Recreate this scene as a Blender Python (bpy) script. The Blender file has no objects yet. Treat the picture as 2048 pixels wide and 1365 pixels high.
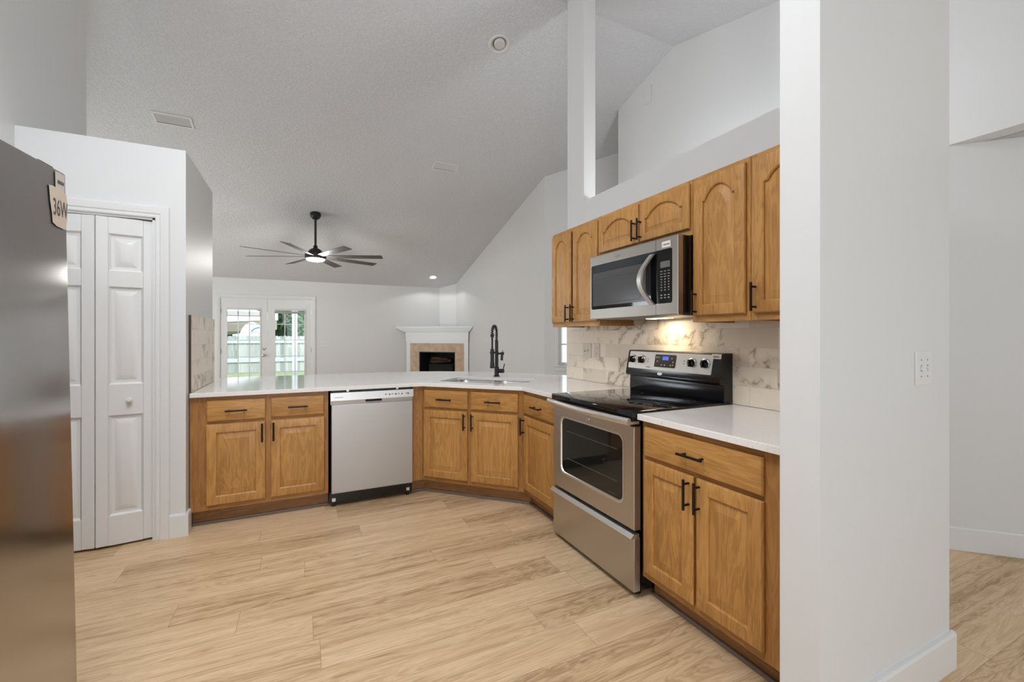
import bpy, bmesh, math, random
from mathutils import Vector, Matrix
random.seed(7)
C = bpy.context.scene.collection
SC = bpy.context.scene
R = math.radians
PI = math.pi

# ------------------------------------------------------------------ camera, world, sun, lights, exposure
F_PX = 867.0
YAW = math.atan2(416.0, F_PX)
cd = bpy.data.cameras.new('camera'); cam = bpy.data.objects.new('camera', cd); C.objects.link(cam)
cd.sensor_width = 36.0; cd.lens = F_PX / 2048.0 * 36.0
cd.shift_y = -10.0 / 2048.0
cd.clip_start = 0.02; cd.clip_end = 300
cam.location = (0, 0, 1.28); cam.rotation_euler = (R(90), 0, -YAW)
SC.camera = cam
SC.view_settings.view_transform = 'Standard'
SC.view_settings.look = 'None'
SC.view_settings.gamma = 1.0
SC.view_settings.use_curve_mapping = False
SC.view_settings.exposure = 0.07
SC.cycles.max_bounces = 10
SC.cycles.diffuse_bounces = 6
SC.cycles.caustics_reflective = False
SC.cycles.caustics_refractive = False
SC.cycles.sample_clamp_indirect = 6.0
SC.cycles.use_denoising = True

world = bpy.data.worlds.new('world'); SC.world = world
world.use_nodes = True
bg = world.node_tree.nodes['Background']
bg.inputs[0].default_value = (0.80, 0.90, 1.0, 1); bg.inputs[1].default_value = 1.8

def light(name, kind, loc, energy, color=(1, 1, 1), size=1.0, size_y=None, rot=(0, 0, 0), spread=None, radius=None):
    ld = bpy.data.lights.new(name, kind); o = bpy.data.objects.new(name, ld); C.objects.link(o)
    o.location = loc; o.rotation_euler = rot; ld.energy = energy; ld.color = color
    if kind == 'AREA':
        ld.size = size
        if size_y: ld.shape = 'RECTANGLE'; ld.size_y = size_y
        if spread: ld.spread = spread
    elif radius is not None: ld.shadow_soft_size = radius
    return o
sun = light('sun', 'SUN', (0, 0, 20), 3.0, (1, .96, .9), rot=(R(42), 0, R(28)))
sun.data.angle = R(1)
# added area lamps by the outer walls, standing in for daylight of unseen windows
light('breakfast_side_fill', 'AREA', (-0.15, -3.36, 1.55), 72, (.88, .945, 1), 2.3, 1.7, (R(90), 0, 0))
light('kitchen_wall_fill', 'POINT', (-0.45, 0.9, 3.5), 80, (.95, .975, 1), radius=.28)  # added fill without a fixture, lifts the ceiling and upper walls
light('kitchen_panel_lamp', 'AREA', (-0.20, 1.8, 3.6), 28, (.95, .975, 1), 1.3, 1.3, (0, 0, 0), R(130))
light('living_side_fill', 'AREA', (-4.05, 7.4, 1.45), 92, (.88, .945, 1), 2.4, 1.6, (R(90), 0, R(-90)))  # added area fill for daylight from an unseen window on the left
light('foyer_front_fill', 'AREA', (2.9, -3.36, 1.7), 9, (.90, .95, 1), 1.2, 1.9, (R(90), 0, 0))  # added front fill, set before solid wall
light('hall_lamp', 'POINT', (2.90, 2.45, 2.10), 32, (.95, .98, 1), radius=.12)
light('hall_side_fill', 'AREA', (5.9, 2.6, 1.9), 9, (.92, .96, 1), 1.6, 1.4, (R(90), 0, R(90)))  # added area fill from the right, for an unseen hall window

# ------------------------------------------------------------------ materials
class NT:
    def __init__(s, name):
        s.m = bpy.data.materials.new(name); s.m.use_nodes = True
        s.t = s.m.node_tree; s.n = s.t.nodes; s.l = s.t.links
        s.b = s.n['Principled BSDF']
    def node(s, typ, **kw):
        n = s.n.new(typ)
        for k, v in kw.items():
            if k.startswith('_'): n.inputs[k[1:]].default_value = v
            else: setattr(n, k, v)
        return n
    def put(s, sock, v):
        if hasattr(v, 'is_output') or isinstance(v, bpy.types.NodeSocket): s.l.new(v, sock)
        else: sock.default_value = v
    def math(s, op, a, b=0.0, c=0.0, clamp=False):
        n = s.n.new('ShaderNodeMath'); n.operation = op; n.use_clamp = clamp
        for i, v in enumerate((a, b, c)): s.put(n.inputs[i], v)
        return n.outputs[0]
    def vec(s, x, y, z=0.0):
        n = s.n.new('ShaderNodeCombineXYZ')
        for i, v in enumerate((x, y, z)): s.put(n.inputs[i], v)
        return n.outputs[0]
    def noise(s, v, scale, detail=4, rough=.5, dist=0.0):
        n = s.n.new('ShaderNodeTexNoise'); s.put(n.inputs['Vector'], v)
        n.inputs['Scale'].default_value = scale; n.inputs['Detail'].default_value = detail
        n.inputs['Roughness'].default_value = rough; n.inputs['Distortion'].default_value = dist
        return n.outputs['Fac']
    def white(s, v):
        n = s.n.new('ShaderNodeTexWhiteNoise'); n.noise_dimensions = '3D'; s.put(n.inputs['Vector'], v)
        return n.outputs['Value']
    def mix(s, f, a, b, mode='MIX'):
        n = s.n.new('ShaderNodeMix'); n.data_type = 'RGBA'; n.blend_type = mode
        s.put(n.inputs[0], f); s.put(n.inputs[6], a); s.put(n.inputs[7], b)
        return n.outputs[2]
    def ramp(s, f, stops):
        n = s.n.new('ShaderNodeValToRGB'); s.put(n.inputs[0], f); e = n.color_ramp.elements
        while len(e) < len(stops): e.new(.5)
        for i, (p, c) in enumerate(stops):
            e[i].position = p; e[i].color = (*c, 1) if len(c) == 3 else c
        return n.outputs[0]
    def obj(s):
        n = s.n.new('ShaderNodeTexCoord'); return n.outputs['Object']
    def xyz(s, v):
        n = s.n.new('ShaderNodeSeparateXYZ'); s.put(n.inputs[0], v); return n.outputs
    def rnd(s):
        return s.n.new('ShaderNodeObjectInfo').outputs['Random']
    def bump(s, h, strength, dist=.002):
        n = s.n.new('ShaderNodeBump'); n.inputs['Strength'].default_value = strength
        n.inputs['Distance'].default_value = dist; s.put(n.inputs['Height'], h)
        s.l.new(n.outputs[0], s.b.inputs['Normal'])
    def col(s, v): s.put(s.b.inputs['Base Color'], v)
    def set(s, **kw):
        for k, v in kw.items():
            s.put(s.b.inputs[{'rough': 'Roughness', 'metal': 'Metallic', 'spec': 'Specular IOR Level', 'coat': 'Coat Weight',
                              'coatr': 'Coat Roughness', 'emit': 'Emission Strength', 'emitc': 'Emission Color'}[k]], v)
        return s

def plain(name, c, rough=.5, metal=0.0, spec=.5, **kw):
    t = NT(name); t.col((*c, 1)); t.set(rough=rough, metal=metal, spec=spec, **kw); return t.m

def paint(name, c, rough=.45, tex=0.05):
    t = NT(name); o = t.obj()
    n = t.noise(o, 90, 3)
    big = t.noise(o, 1.2, 2)
    t.col(t.mix(t.math('MULTIPLY', big, .10), (*c, 1), (*[x * .93 for x in c], 1)))
    t.set(rough=rough, spec=.4); t.bump(n, tex, .002); return t.m

def knockdown(name, c):
    t = NT(name); o = t.obj()
    n = t.noise(o, 34, 4, .6, .5)
    h = t.ramp(n, [(.42, (0, 0, 0)), (.56, (1, 1, 1))])
    t.col((*c, 1)); t.set(rough=.75, spec=.25); t.bump(h, .5, .008); return t.m

def oak(name, axis, light_c, dark_c, rough=.42):
    t = NT(name); o = t.obj(); x, y, z = t.xyz(o); r = t.math('MULTIPLY', t.rnd(), 37.0)
    a, b = (z, x) if axis == 'z' else (x, z)
    al = t.math('ADD', a, r); ac = t.math('ADD', b, t.math('MULTIPLY', y, .7))
    v1 = t.vec(t.math('MULTIPLY', al, 1.3), t.math('MULTIPLY', ac, 9.0), r)
    n1 = t.noise(v1, 1.6, 5, .55, .8)
    rings = t.math('SINE', t.math('MULTIPLY', n1, 46.0))
    rings = t.math('MULTIPLY', t.math('ADD', rings, 1.0), .5)
    v2 = t.vec(t.math('MULTIPLY', al, 7.0), t.math('MULTIPLY', ac, 260.0), r)
    pores = t.noise(v2, 1.0, 3, .6)
    v3 = t.vec(t.math('MULTIPLY', al, .9), t.math('MULTIPLY', ac, 3.0), r)
    big = t.noise(v3, 1.5, 3)
    f = t.math('ADD', t.math('MULTIPLY', rings, .22), t.math('MULTIPLY', pores, .50))
    f = t.math('ADD', f, t.math('MULTIPLY', big, .55))
    f = t.math('SUBTRACT', f, .22, clamp=True)
    t.col(t.ramp(f, [(.15, dark_c), (.5, tuple((p + q) / 2 * 1.02 for p, q in zip(light_c, dark_c))), (.8, light_c)]))
    t.set(rough=rough, spec=.45, coat=.0, coatr=.25); t.bump(pores, .06, .001); return t.m

def cells(t, u, v, W, Hh, stagger):
    row = t.math('FLOOR', t.math('DIVIDE', v, Hh))
    if stagger == 'random': off = t.math('MULTIPLY', t.white(t.vec(row, 3.7, 1.3)), W * 3)
    else: off = t.math('MULTIPLY', t.math('MODULO', t.math('ABSOLUTE', row), 2.0), W * .5)
    uu = t.math('DIVIDE', t.math('ADD', u, off), W)
    cell = t.math('FLOOR', uu)
    fu = t.math('FRACT', uu); fv = t.math('FRACT', t.math('DIVIDE', v, Hh))
    du = t.math('MULTIPLY', t.math('MINIMUM', fu, t.math('SUBTRACT', 1.0, fu)), W)
    dv = t.math('MULTIPLY', t.math('MINIMUM', fv, t.math('SUBTRACT', 1.0, fv)), Hh)
    edge = t.math('MINIMUM', du, dv)
    rv = t.white(t.vec(cell, row, 5.1)); rv2 = t.white(t.vec(cell, row, 9.9))
    return rv, rv2, edge

def plank_floor(name):
    t = NT(name); o = t.obj(); x, y, z = t.xyz(o)
    rv, rv2, edge = cells(t, x, y, 1.22, .182, 'random')
    gx = t.math('ADD', x, t.math('MULTIPLY', rv, 61.0)); gy = t.math('ADD', y, t.math('MULTIPLY', rv2, 17.0))
    n1 = t.noise(t.vec(t.math('MULTIPLY', gx, .9), t.math('MULTIPLY', gy, 7.5), rv), 1.9, 5, .55, 1.1)
    rings = t.math('MULTIPLY', t.math('ADD', t.math('SINE', t.math('MULTIPLY', n1, 52.0)), 1.0), .5)
    fine = t.noise(t.vec(t.math('MULTIPLY', gx, 3.5), t.math('MULTIPLY', gy, 120.0), rv), 1.0, 4, .6)
    streak = t.noise(t.vec(t.math('MULTIPLY', gx, .8), t.math('MULTIPLY', gy, 14.0), rv2), 1.6, 4, .6)
    f = t.math('ADD', t.math('MULTIPLY', rings, .16), t.math('MULTIPLY', fine, .36))
    f = t.math('ADD', f, t.math('MULTIPLY', streak, .72))
    f = t.math('ADD', f, t.math('MULTIPLY', t.math('SUBTRACT', rv, .5), .22))
    c = t.ramp(f, [(.34, (.28, .175, .090)), (.50, (.47, .315, .178)), (.64, (.585, .412, .245)), (.86, (.69, .505, .32))])
    seam = t.math('LESS_THAN', edge, .0011)
    c = t.mix(t.math('MULTIPLY', seam, .55), c, (.16, .09, .05, 1))
    t.col(c); t.set(rough=t.math('ADD', .34, t.math('MULTIPLY', fine, .14)), spec=.4)
    t.bump(t.math('SUBTRACT', fine, t.math('MULTIPLY', seam, 2.0)), .05, .001); return t.m

def marble_tile(name, ax, W=.305, Hh=.1045, z0=.905, base=(.84, .735, .60), vein=(.25, .155, .085)):
    t = NT(name); o = t.obj(); x, y, z = t.xyz(o)
    u = y if ax == 'y' else x
    v = t.math('SUBTRACT', z, z0 - 10 * Hh)
    rv, rv2, edge = cells(t, t.math('ADD', u, 20.12), v, W, Hh, 'half')
    p = t.vec(t.math('ADD', u, t.math('MULTIPLY', rv, 40.0)), t.math('ADD', z, t.math('MULTIPLY', rv2, 40.0)), t.math('ADD', t.math('MULTIPLY', u, .6), t.math('MULTIPLY', rv, 9.0)))
    warp = t.noise(p, 6, 5, .65, 1.0); warp2 = t.noise(p, 11, 4, .6, .6)
    sh = t.math('MULTIPLY', t.math('SUBTRACT', rv2, .5), 1.8)
    pv = t.vec(t.math('ADD', t.math('ADD', u, t.math('MULTIPLY', z, sh)), t.math('ADD', t.math('MULTIPLY', rv, 40.0), t.math('MULTIPLY', warp, .20))),
               t.math('ADD', t.math('MULTIPLY', t.math('ADD', z, t.math('MULTIPLY', rv2, 40.0)), .7), t.math('MULTIPLY', warp2, .13)), rv)
    vo = t.node('ShaderNodeTexVoronoi'); vo.feature = 'DISTANCE_TO_EDGE'; vo.voronoi_dimensions = '2D'; vo.inputs['Scale'].default_value = 7.0
    t.l.new(pv, vo.inputs['Vector'])
    d = vo.outputs['Distance']
    thin = t.ramp(d, [(0, (1, 1, 1)), (.018, (.7, .7, .7)), (.06, (.12, .12, .12)), (.16, (0, 0, 0))])
    soft = t.ramp(d, [(0, (1, 1, 1)), (.35, (0, 0, 0))])
    mask = t.ramp(t.math('ADD', t.noise(p, 5.5, 3), t.math('MULTIPLY', t.math('SUBTRACT', rv2, .5), .42)), [(.45, (0, 0, 0)), (.62, (1, 1, 1))])
    vf = t.math('MULTIPLY', thin, mask)
    cloud = t.noise(p, 7, 5, .6)
    b2 = t.mix(t.math('MULTIPLY', cloud, .5), (*base, 1), (*[c * .80 for c in base], 1))
    b2 = t.mix(t.math('MULTIPLY', t.math('MULTIPLY', mask, soft), .45), b2, (.36, .27, .19, 1))
    b2 = t.mix(t.math('MULTIPLY', t.math('GREATER_THAN', rv, .78), .28), b2, (.40, .32, .25, 1))
    c = t.mix(t.math('MULTIPLY', vf, .92), b2, (*vein, 1))
    g = t.math('LESS_THAN', edge, .0012)
    c = t.mix(g, c, (.60, .54, .47, 1))
    t.col(c); t.set(rough=.3, spec=.45); t.bump(t.math('SUBTRACT', 1.0, g), .25, .001); return t.m

def quartz(name):
    t = NT(name); o = t.obj()
    n1 = t.noise(o, 210, 2, .5); n2 = t.noise(o, 90, 3, .6); n3 = t.noise(o, 3, 4, .6)
    c = t.mix(t.math('MULTIPLY', n3, .35), (.83, .805, .785, 1), (.72, .70, .68, 1))
    c = t.mix(t.math('MULTIPLY', t.ramp(n1, [(.66, (0, 0, 0)), (.70, (1, 1, 1))]), .55), c, (.30, .27, .25, 1))
    c = t.mix(t.math('MULTIPLY', t.ramp(n2, [(.60, (0, 0, 0)), (.68, (1, 1, 1))]), .28), c, (.52, .50, .49, 1))
    t.col(c); t.set(rough=.08, spec=.5); return t.m

ROT = 0.0
def steel(name, c=(.60, .585, .57), rough=.30, axis='x', bumpy=.02, var=.12, metal=1.0, an=0.0):
    t = NT(name); o = t.obj(); x, y, z = t.xyz(o)
    s = {'x': (1.5, 300, 300), 'z': (300, 300, 1.5), 'y': (300, 1.5, 300)}[axis]
    n = t.noise(t.vec(t.math('MULTIPLY', x, s[0]), t.math('MULTIPLY', y, s[1]), t.math('MULTIPLY', z, s[2])), 1.0, 3, .6)
    big = t.noise(o, 2.2, 4, .6, .5)
    t.col(t.mix(t.math('MULTIPLY', big, .5), (*c, 1), (*[q * .8 for q in c], 1)))
    t.set(metal=metal, rough=t.math('ADD', rough - .05, t.math('MULTIPLY', t.math('ADD', n, big), var)))
    if an:
        t.b.inputs['Anisotropic'].default_value = an
        tg = t.node('ShaderNodeTangent'); tg.direction_type = 'RADIAL'; tg.axis = 'Z'
        t.l.new(tg.outputs[0], t.b.inputs['Tangent'])
        t.b.inputs['Anisotropic Rotation'].default_value = ROT
    t.bump(n, bumpy, .0006); return t.m

def window_glass(name):
    t = NT(name); t.n.remove(t.b)
    tr = t.node('ShaderNodeBsdfTransparent'); tr.inputs[0].default_value = (.97, .985, .98, 1)
    gl = t.node('ShaderNodeBsdfGlossy'); gl.inputs['Roughness'].default_value = .02
    mx = t.node('ShaderNodeMixShader'); mx.inputs[0].default_value = .012
    t.l.new(tr.outputs[0], mx.inputs[1]); t.l.new(gl.outputs[0], mx.inputs[2])
    t.l.new(mx.outputs[0], t.n['Material Output'].inputs[0]); return t.m

def emitter(name, c, s):
    t = NT(name); t.col((*c, 1)); t.set(emit=s, emitc=(*c, 1)); return t.m

def weathered(name, c):
    t = NT(name); o = t.obj(); x, y, z = t.xyz(o)
    board = t.math('FLOOR', t.math('DIVIDE', x, .142))
    rv = t.white(t.vec(board, 2.2, 1.0))
    n = t.noise(t.vec(t.math('MULTIPLY', x, 40.0), y, t.math('ADD', t.math('MULTIPLY', z, 2.5), t.math('MULTIPLY', rv, 30.0))), 1.0, 5, .65)
    f = t.math('ADD', t.math('MULTIPLY', rv, .5), t.math('MULTIPLY', n, .6))
    t.col(t.ramp(f, [(.25, tuple(q * .62 for q in c)), (.6, c), (.9, tuple(min(1, q * 1.25) for q in c))]))
    t.set(rough=.85, spec=.2); return t.m

def leafy(name, c1, c2, scale):
    t = NT(name); o = t.obj(); n = t.noise(o, scale, 5, .65)
    t.col(t.ramp(n, [(.35, c1), (.65, c2)])); t.set(rough=.7, spec=.25); return t.m

def tan_tile(name):
    t = NT(name); o = t.obj(); x, y, z = t.xyz(o)
    rv, rv2, edge = cells(t, t.math('ADD', x, 10.15), t.math('ADD', z, .22), .305, .305, 'half0') if False else cells(t, t.math('ADD', x, 9.15), t.math('ADD', z, 3.0), .305, 9.0, 'none')
    n = t.noise(o, 9, 5, .6)
    c = t.ramp(n, [(.3, (.40, .26, .16)), (.7, (.56, .40, .26))])
    c = t.mix(t.math('MULTIPLY', t.math('LESS_THAN', edge, .002), .5), c, (.38, .26, .17, 1))
    t.col(c); t.set(rough=.45); return t.m

M = {}
M['wall'] = paint('wall_paint', (.675, .679, .682), .42)
M['trim'] = paint('trim_paint', (.705, .706, .706), .30, .01)
M['ceil'] = knockdown('ceiling_texture', (.635, .65, .685))
M['floor'] = plank_floor('oak_plank')
OL, OD = (.60, .32, .097), (.31, .138, .034)
M['oak_v'] = oak('oak_vertical', 'z', OL, OD)
M['oak_h'] = oak('oak_horizontal', 'x', OL, OD)
M['oak_frame'] = oak('oak_face_frame', 'z', (.46, .225, .066), (.235, .100, .026))
M['oak_frame_h'] = oak('oak_face_frame_rail', 'x', (.46, .225, .066), (.235, .100, .026))
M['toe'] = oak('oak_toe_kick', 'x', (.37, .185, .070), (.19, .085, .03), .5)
M['shoe'] = plain('shoe_brown', (.17, .125, .105), .6)
M['pull'] = plain('dark_bronze', (.018, .014, .012), .38, .7)
M['black'] = plain('matte_black', (.006, .006, .0065), .45, .0)
M['blackgloss'] = plain('black_enamel', (.006, .006, .007), .12)
M['blackglass'] = plain('black_glass', (.004, .004, .005), .035)
M['quartz'] = quartz('white_quartz')
M['steel'] = steel('brushed_steel', (.58, .545, .50), .30, 'x')
M['steel_mw'] = steel('microwave_steel', (.44, .405, .37), .30, 'x')
M['steel_dw'] = steel('dishwasher_steel', (.50, .492, .485), .33, 'z', .03, .14)
M['steel_band'] = steel('dishwasher_band', (.60, .585, .57), .34, 'x')
M['steel_fr'] = steel('fridge_steel', (.50, .485, .475), .20, 'z', .002, .05, 1.0, .8)
M['steel_sink'] = steel('sink_steel', (.62, .60, .58), .22, 'x')
M['steel_lt'] = steel('handle_steel', (.80, .79, .77), .28, 'x')
M['chrome'] = plain('satin_chrome', (.7, .69, .67), .2, 1.0)
M['glass'] = window_glass('window_glass')
M['tile'] = marble_tile('marble_tile', 'y')
M['plate'] = plain('white_plate', (.70, .70, .70), .3)
M['ivory'] = plain('ivory_plate', (.64, .57, .49), .3)
M['ink'] = plain('dark_ink', (.09, .085, .08), .6)
M['paper'] = plain('tan_paper', (.66, .56, .47), .8)
M['sticker'] = plain('white_sticker', (.72, .66, .60), .5)
M['lampoff'] = plain('lamp_lens', (.62, .62, .61), .4)
M['lampon'] = emitter('lamp_glow', (1, .97, .93), 14)
M['lampwarm'] = emitter('hood_lamp_glow', (1, .80, .52), 10)
M['blue'] = emitter('clock_display', (.05, .10, .55), .55)
M['greydisp'] = plain('grey_display', (.13, .13, .13), .2)
M['meshwin'] = plain('microwave_window', (.055, .055, .056), .18)
M['ovenwin'] = plain('oven_window', (.010, .011, .010), .03)
M['tantile'] = tan_tile('tan_tile')
M['firebox'] = plain('firebox_black', (.006, .006, .006), .9)
M['log'] = leafy('ceramic_log', (.030, .016, .008), (.075, .04, .02), 12)
M['blade'] = plain('fan_blade', (.06, .058, .056), .5)
M['fence'] = weathered('weathered_board', (.47, .49, .49))
M['grass'] = leafy('grass_green', (.17, .25, .11), (.40, .46, .28), 9)
M['tree1'] = leafy('leaf_green', (.03, .10, .05), (.16, .30, .13), 3.5)
M['tree2'] = leafy('leaf_deep_green', (.02, .08, .06), (.10, .24, .16), 4)
M['bark'] = plain('bark', (.12, .08, .06), .9)
M['tarp'] = plain('white_tarp', (.80, .80, .79), .6)
M['tarp_tan'] = plain('tan_hull', (.46, .40, .36), .6)
M['strap'] = plain('blue_strap', (.10, .28, .55), .6)
M['patio'] = plain('patio_concrete', (.62, .62, .60), .8)
M['postw'] = plain('post_white', (.70, .76, .78), .6)
M['blind'] = plain('blind_grey', (.36, .355, .345), .6)
M['brass'] = plain('brushed_nickel', (.45, .43, .41), .3, 1.0)

# ------------------------------------------------------------------ mesh helpers
class MB:
    def __init__(s): s.bm = bmesh.new()
    def box(s, x0, x1, y0, y1, z0, z1, bev=0.0, seg=2):
        x0, x1 = min(x0, x1), max(x0, x1); y0, y1 = min(y0, y1), max(y0, y1); z0, z1 = min(z0, z1), max(z0, z1)
        P = [(x0, y0, z0), (x1, y0, z0), (x1, y1, z0), (x0, y1, z0), (x0, y0, z1), (x1, y0, z1), (x1, y1, z1), (x0, y1, z1)]
        v = [s.bm.verts.new(p) for p in P]
        fs = [s.bm.faces.new([v[i] for i in q]) for q in ((3, 2, 1, 0), (4, 5, 6, 7), (0, 1, 5, 4), (1, 2, 6, 5), (2, 3, 7, 6), (3, 0, 4, 7))]
        if bev > 0:
            es = list({e for f in fs for e in f.edges})
            bmesh.ops.bevel(s.bm, geom=es, offset=min(bev, .49 * min(x1 - x0, y1 - y0, z1 - z0)), segments=seg, profile=.5, affect='EDGES')
        return s
    def prism(s, pts, a0, a1, axis='z'):
        def P(p, a): return {'z': (p[0], p[1], a), 'x': (a, p[0], p[1]), 'y': (p[0], a, p[1])}[axis]
        lo = [s.bm.verts.new(P(p, a0)) for p in pts]; hi = [s.bm.verts.new(P(p, a1)) for p in pts]
        n = len(pts)
        fs = [s.bm.faces.new(lo[::-1]), s.bm.faces.new(hi)]
        for i in range(n): fs.append(s.bm.faces.new([lo[i], lo[(i + 1) % n], hi[(i + 1) % n], hi[i]]))
        bmesh.ops.recalc_face_normals(s.bm, faces=fs)
        return s
    def loops(s, L, cap0=False, cap1=True, closed=True):
        rows = [[s.bm.verts.new(p) for p in l] for l in L]
        n = len(rows[0]); fs = []
        for a, b in zip(rows, rows[1:]):
            for i in range(n if closed else n - 1):
                j = (i + 1) % n
                try: fs.append(s.bm.faces.new([a[i], a[j], b[j], b[i]]))
                except ValueError: pass
        if cap0: fs.append(s.bm.faces.new(rows[0][::-1]))
        if cap1: fs.append(s.bm.faces.new(rows[-1]))
        return s
    def cyl(s, p0, p1, r0, r1=None, n=20, caps=True):
        p0, p1 = Vector(p0), Vector(p1); r1 = r0 if r1 is None else r1; n = max(n, 18)
        d = (p1 - p0).normalized(); a = d.orthogonal().normalized(); b = d.cross(a)
        L = []
        for p, r in ((p0, r0), (p1, r1)):
            L.append([p + (a * math.cos(2 * PI * i / n) + b * math.sin(2 * PI * i / n)) * r for i in range(n)])
        return s.loops(L, caps, caps)
    def lathe(s, prof, c=(0, 0, 0), n=32, axis='z', cap0=True, cap1=True):
        L = []
        for r, h in prof:
            l = []
            for i in range(n):
                t = 2 * PI * i / n; u, v = r * math.cos(t), r * math.sin(t)
                l.append(Vector(c) + Vector({'z': (u, v, h), 'y': (u, h, v), 'x': (h, u, v)}[axis]))
            L.append(l)
        return s.loops(L, cap0, cap1)
    def tube(s, pts, r, n=10, caps=True):
        pts = [Vector(p) for p in pts]; L = []; ref = None; n = max(n, 18) if r > .004 else n
        for i, p in enumerate(pts):
            d = (pts[min(i + 1, len(pts) - 1)] - pts[max(i - 1, 0)]).normalized()
            if ref is None: ref = d.orthogonal().normalized()
            ref = (ref - d * ref.dot(d)).normalized(); b = d.cross(ref)
            L.append([p + (ref * math.cos(2 * PI * k / n) + b * math.sin(2 * PI * k / n)) * r for k in range(n)])
        return s.loops(L, caps, caps)
    def blob(s, c, r, sub=3, jit=.15, seed=0, squash=(1, 1, 1)):
        rnd = random.Random(seed)
        g = bmesh.ops.create_icosphere(s.bm, subdivisions=sub, radius=1.0)
        for v in g['verts']:
            k = 1 + rnd.uniform(-jit, jit)
            v.co = Vector((c[0] + v.co.x * r * k * squash[0], c[1] + v.co.y * r * k * squash[1], c[2] + v.co.z * r * k * squash[2]))
        return s
    def xf(s, m):
        bmesh.ops.transform(s.bm, matrix=m, verts=s.bm.verts); return s
    def out(s, name, mat, parent=None, smooth=True, fix=True, ang=21.5):
        if fix: bmesh.ops.recalc_face_normals(s.bm, faces=s.bm.faces)
        me = bpy.data.meshes.new(name); s.bm.to_mesh(me); s.bm.free()
        me.materials.append(M[mat] if isinstance(mat, str) else mat)
        if smooth:
            for p in me.polygons: p.use_smooth = True
            me.set_sharp_from_angle(angle=R(ang))
        o = bpy.data.objects.new(name, me); C.objects.link(o)
        if parent: o.parent = parent
        return o

def tag(o, label=None, cat=None, group=None, kind=None):
    if label: o['label'] = label
    if cat: o['category'] = cat
    if group: o['group'] = group
    if kind: o['kind'] = kind
    return o
def thing(name, label, cat, loc=(0, 0, 0), rz=0.0, group=None):
    o = bpy.data.objects.new(name, None); C.objects.link(o); o.empty_display_size = .1
    o.location = loc; o.rotation_euler = (0, 0, rz)
    return tag(o, label, cat, group)
def struct(name, mb, mat, parent=None, **kw):
    o = mb.out(name, mat, parent, **kw)
    if parent is None: o['kind'] = 'structure'
    return o
def struct_root(name, loc=(0, 0, 0), rz=0.0):
    o = bpy.data.objects.new(name, None); C.objects.link(o); o.location = loc; o.rotation_euler = (0, 0, rz); o['kind'] = 'structure'
    return o

# ------------------------------------------------------------------ room shell
YB, YR = 10.2, 3.36
SL = .275
ZR = 2.44 + SL * (YB - YR)
def ceil_z(y): return 2.44 + SL * (YB - y) if y > YR else ZR - .27 * (YR - y)

struct('floor', MB().box(-4.4, 6.2, -3.6, 10.28, -.12, 0), 'floor', smooth=False)
YF = -3.5
mb = MB().prism([(YB + .2, ceil_z(YB) - SL * .2), (YR, ZR), (YF - .2, ceil_z(YF) - .054), (YF - .2, ceil_z(YF) + .15), (YR, ZR + .2), (YB + .2, ceil_z(YB) + .15)], -4.4, 6.2, 'x')
struct('ceiling', mb, 'ceil', smooth=False)

def wall(name, p0, p1, th, openings=(), z0=0.0, top=None, mat='wall'):
    """vertical slab from p0 to p1; its faces are the line itself and the line moved by th to the left"""
    p0, p1 = Vector(p0).to_3d().xy, Vector(p1).to_3d().xy
    d = (p1 - p0); L = d.length; d /= L; n = Vector((-d.y, d.x)) * th
    def zt(s):
        return (ceil_z((p0 + d * s).y) + .04) if top is None else top
    cuts = {0.0, L}
    if top is None and abs(d.y) > 1e-6:
        s = (YR - p0.y) / d.y
        if 0 < s < L: cuts.add(s)
    for a, b, _, _ in openings: cuts |= {a, b}
    cuts = sorted(cuts); mb = MB()
    def piece(a, b, za, zb0, zb1):
        A, B = p0 + d * a, p0 + d * b
        P = [(A.x, A.y, za), (B.x, B.y, za), (B.x + n.x, B.y + n.y, za), (A.x + n.x, A.y + n.y, za)]
        Q = [(A.x, A.y, zb0), (B.x, B.y, zb1), (B.x + n.x, B.y + n.y, zb1), (A.x + n.x, A.y + n.y, zb0)]
        mb.loops([P, Q], True, True)
    for a, b in zip(cuts, cuts[1:]):
        m = (a + b) / 2; op = [o for o in openings if o[0] < m < o[1]]
        if not op: piece(a, b, z0, zt(a), zt(b))
        else:
            _, _, za, zb = op[0]
            if za > z0 + 1e-4: piece(a, b, z0, za, za)
            piece(a, b, zb, zt(a), zt(b))
    bmesh.ops.remove_doubles(mb.bm, verts=mb.bm.verts, dist=1e-5)
    return struct(name, mb, mat, smooth=False)

# living room
wall('wall_back', (2.95, YB), (-4.4, YB), -.16, [(2.95 - .165, 2.95 + 1.505, -1, 2.06)], z0=0)
wall('wall_corner', (2.95, YB), (3.27, YB - .32), .14)
wall('wall_right', (3.27, YB - .32), (3.27, 5.68), .14)
W0, W1 = Vector((3.27, 5.68)), Vector((5.4, 3.55))
WS0, WS1 = .215, 1.05                                    # window opening along the angled wall
wall('wall_angled', W0, W1, .14, [(WS0, WS1, .845, 2.05)])
wall('wall_left_living', (-4.2, YB), (-4.2, 4.2), -.14, [(1.5, 4.1, .6, 2.2)])
# kitchen
wall('wall_left', (-1.47, YF), (-1.47, 4.31), .14)
wall('wall_living_front', (-1.6, 4.31), (-4.3, 4.31), .12)
XW = 2.15
def prism_wall(name, pts, z0, z1): return struct(name, MB().prism(pts, z0, z1), 'wall', smooth=False)
LEDGE = 2.43
mb = MB().box(XW, XW + .118, .86, 3.32, 0, LEDGE)
mb.box(XW, XW + .118, 3.064, 3.32, LEDGE, ceil_z(3.2) + .05)
struct('wall_range', mb, 'wall', smooth=False)
mb = MB().prism([(1.409, .78), (2.25, .78), (2.25, .903), (1.409, .903)], 0, 3.85)
struct('wall_pier', mb, 'wall', smooth=False)
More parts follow.
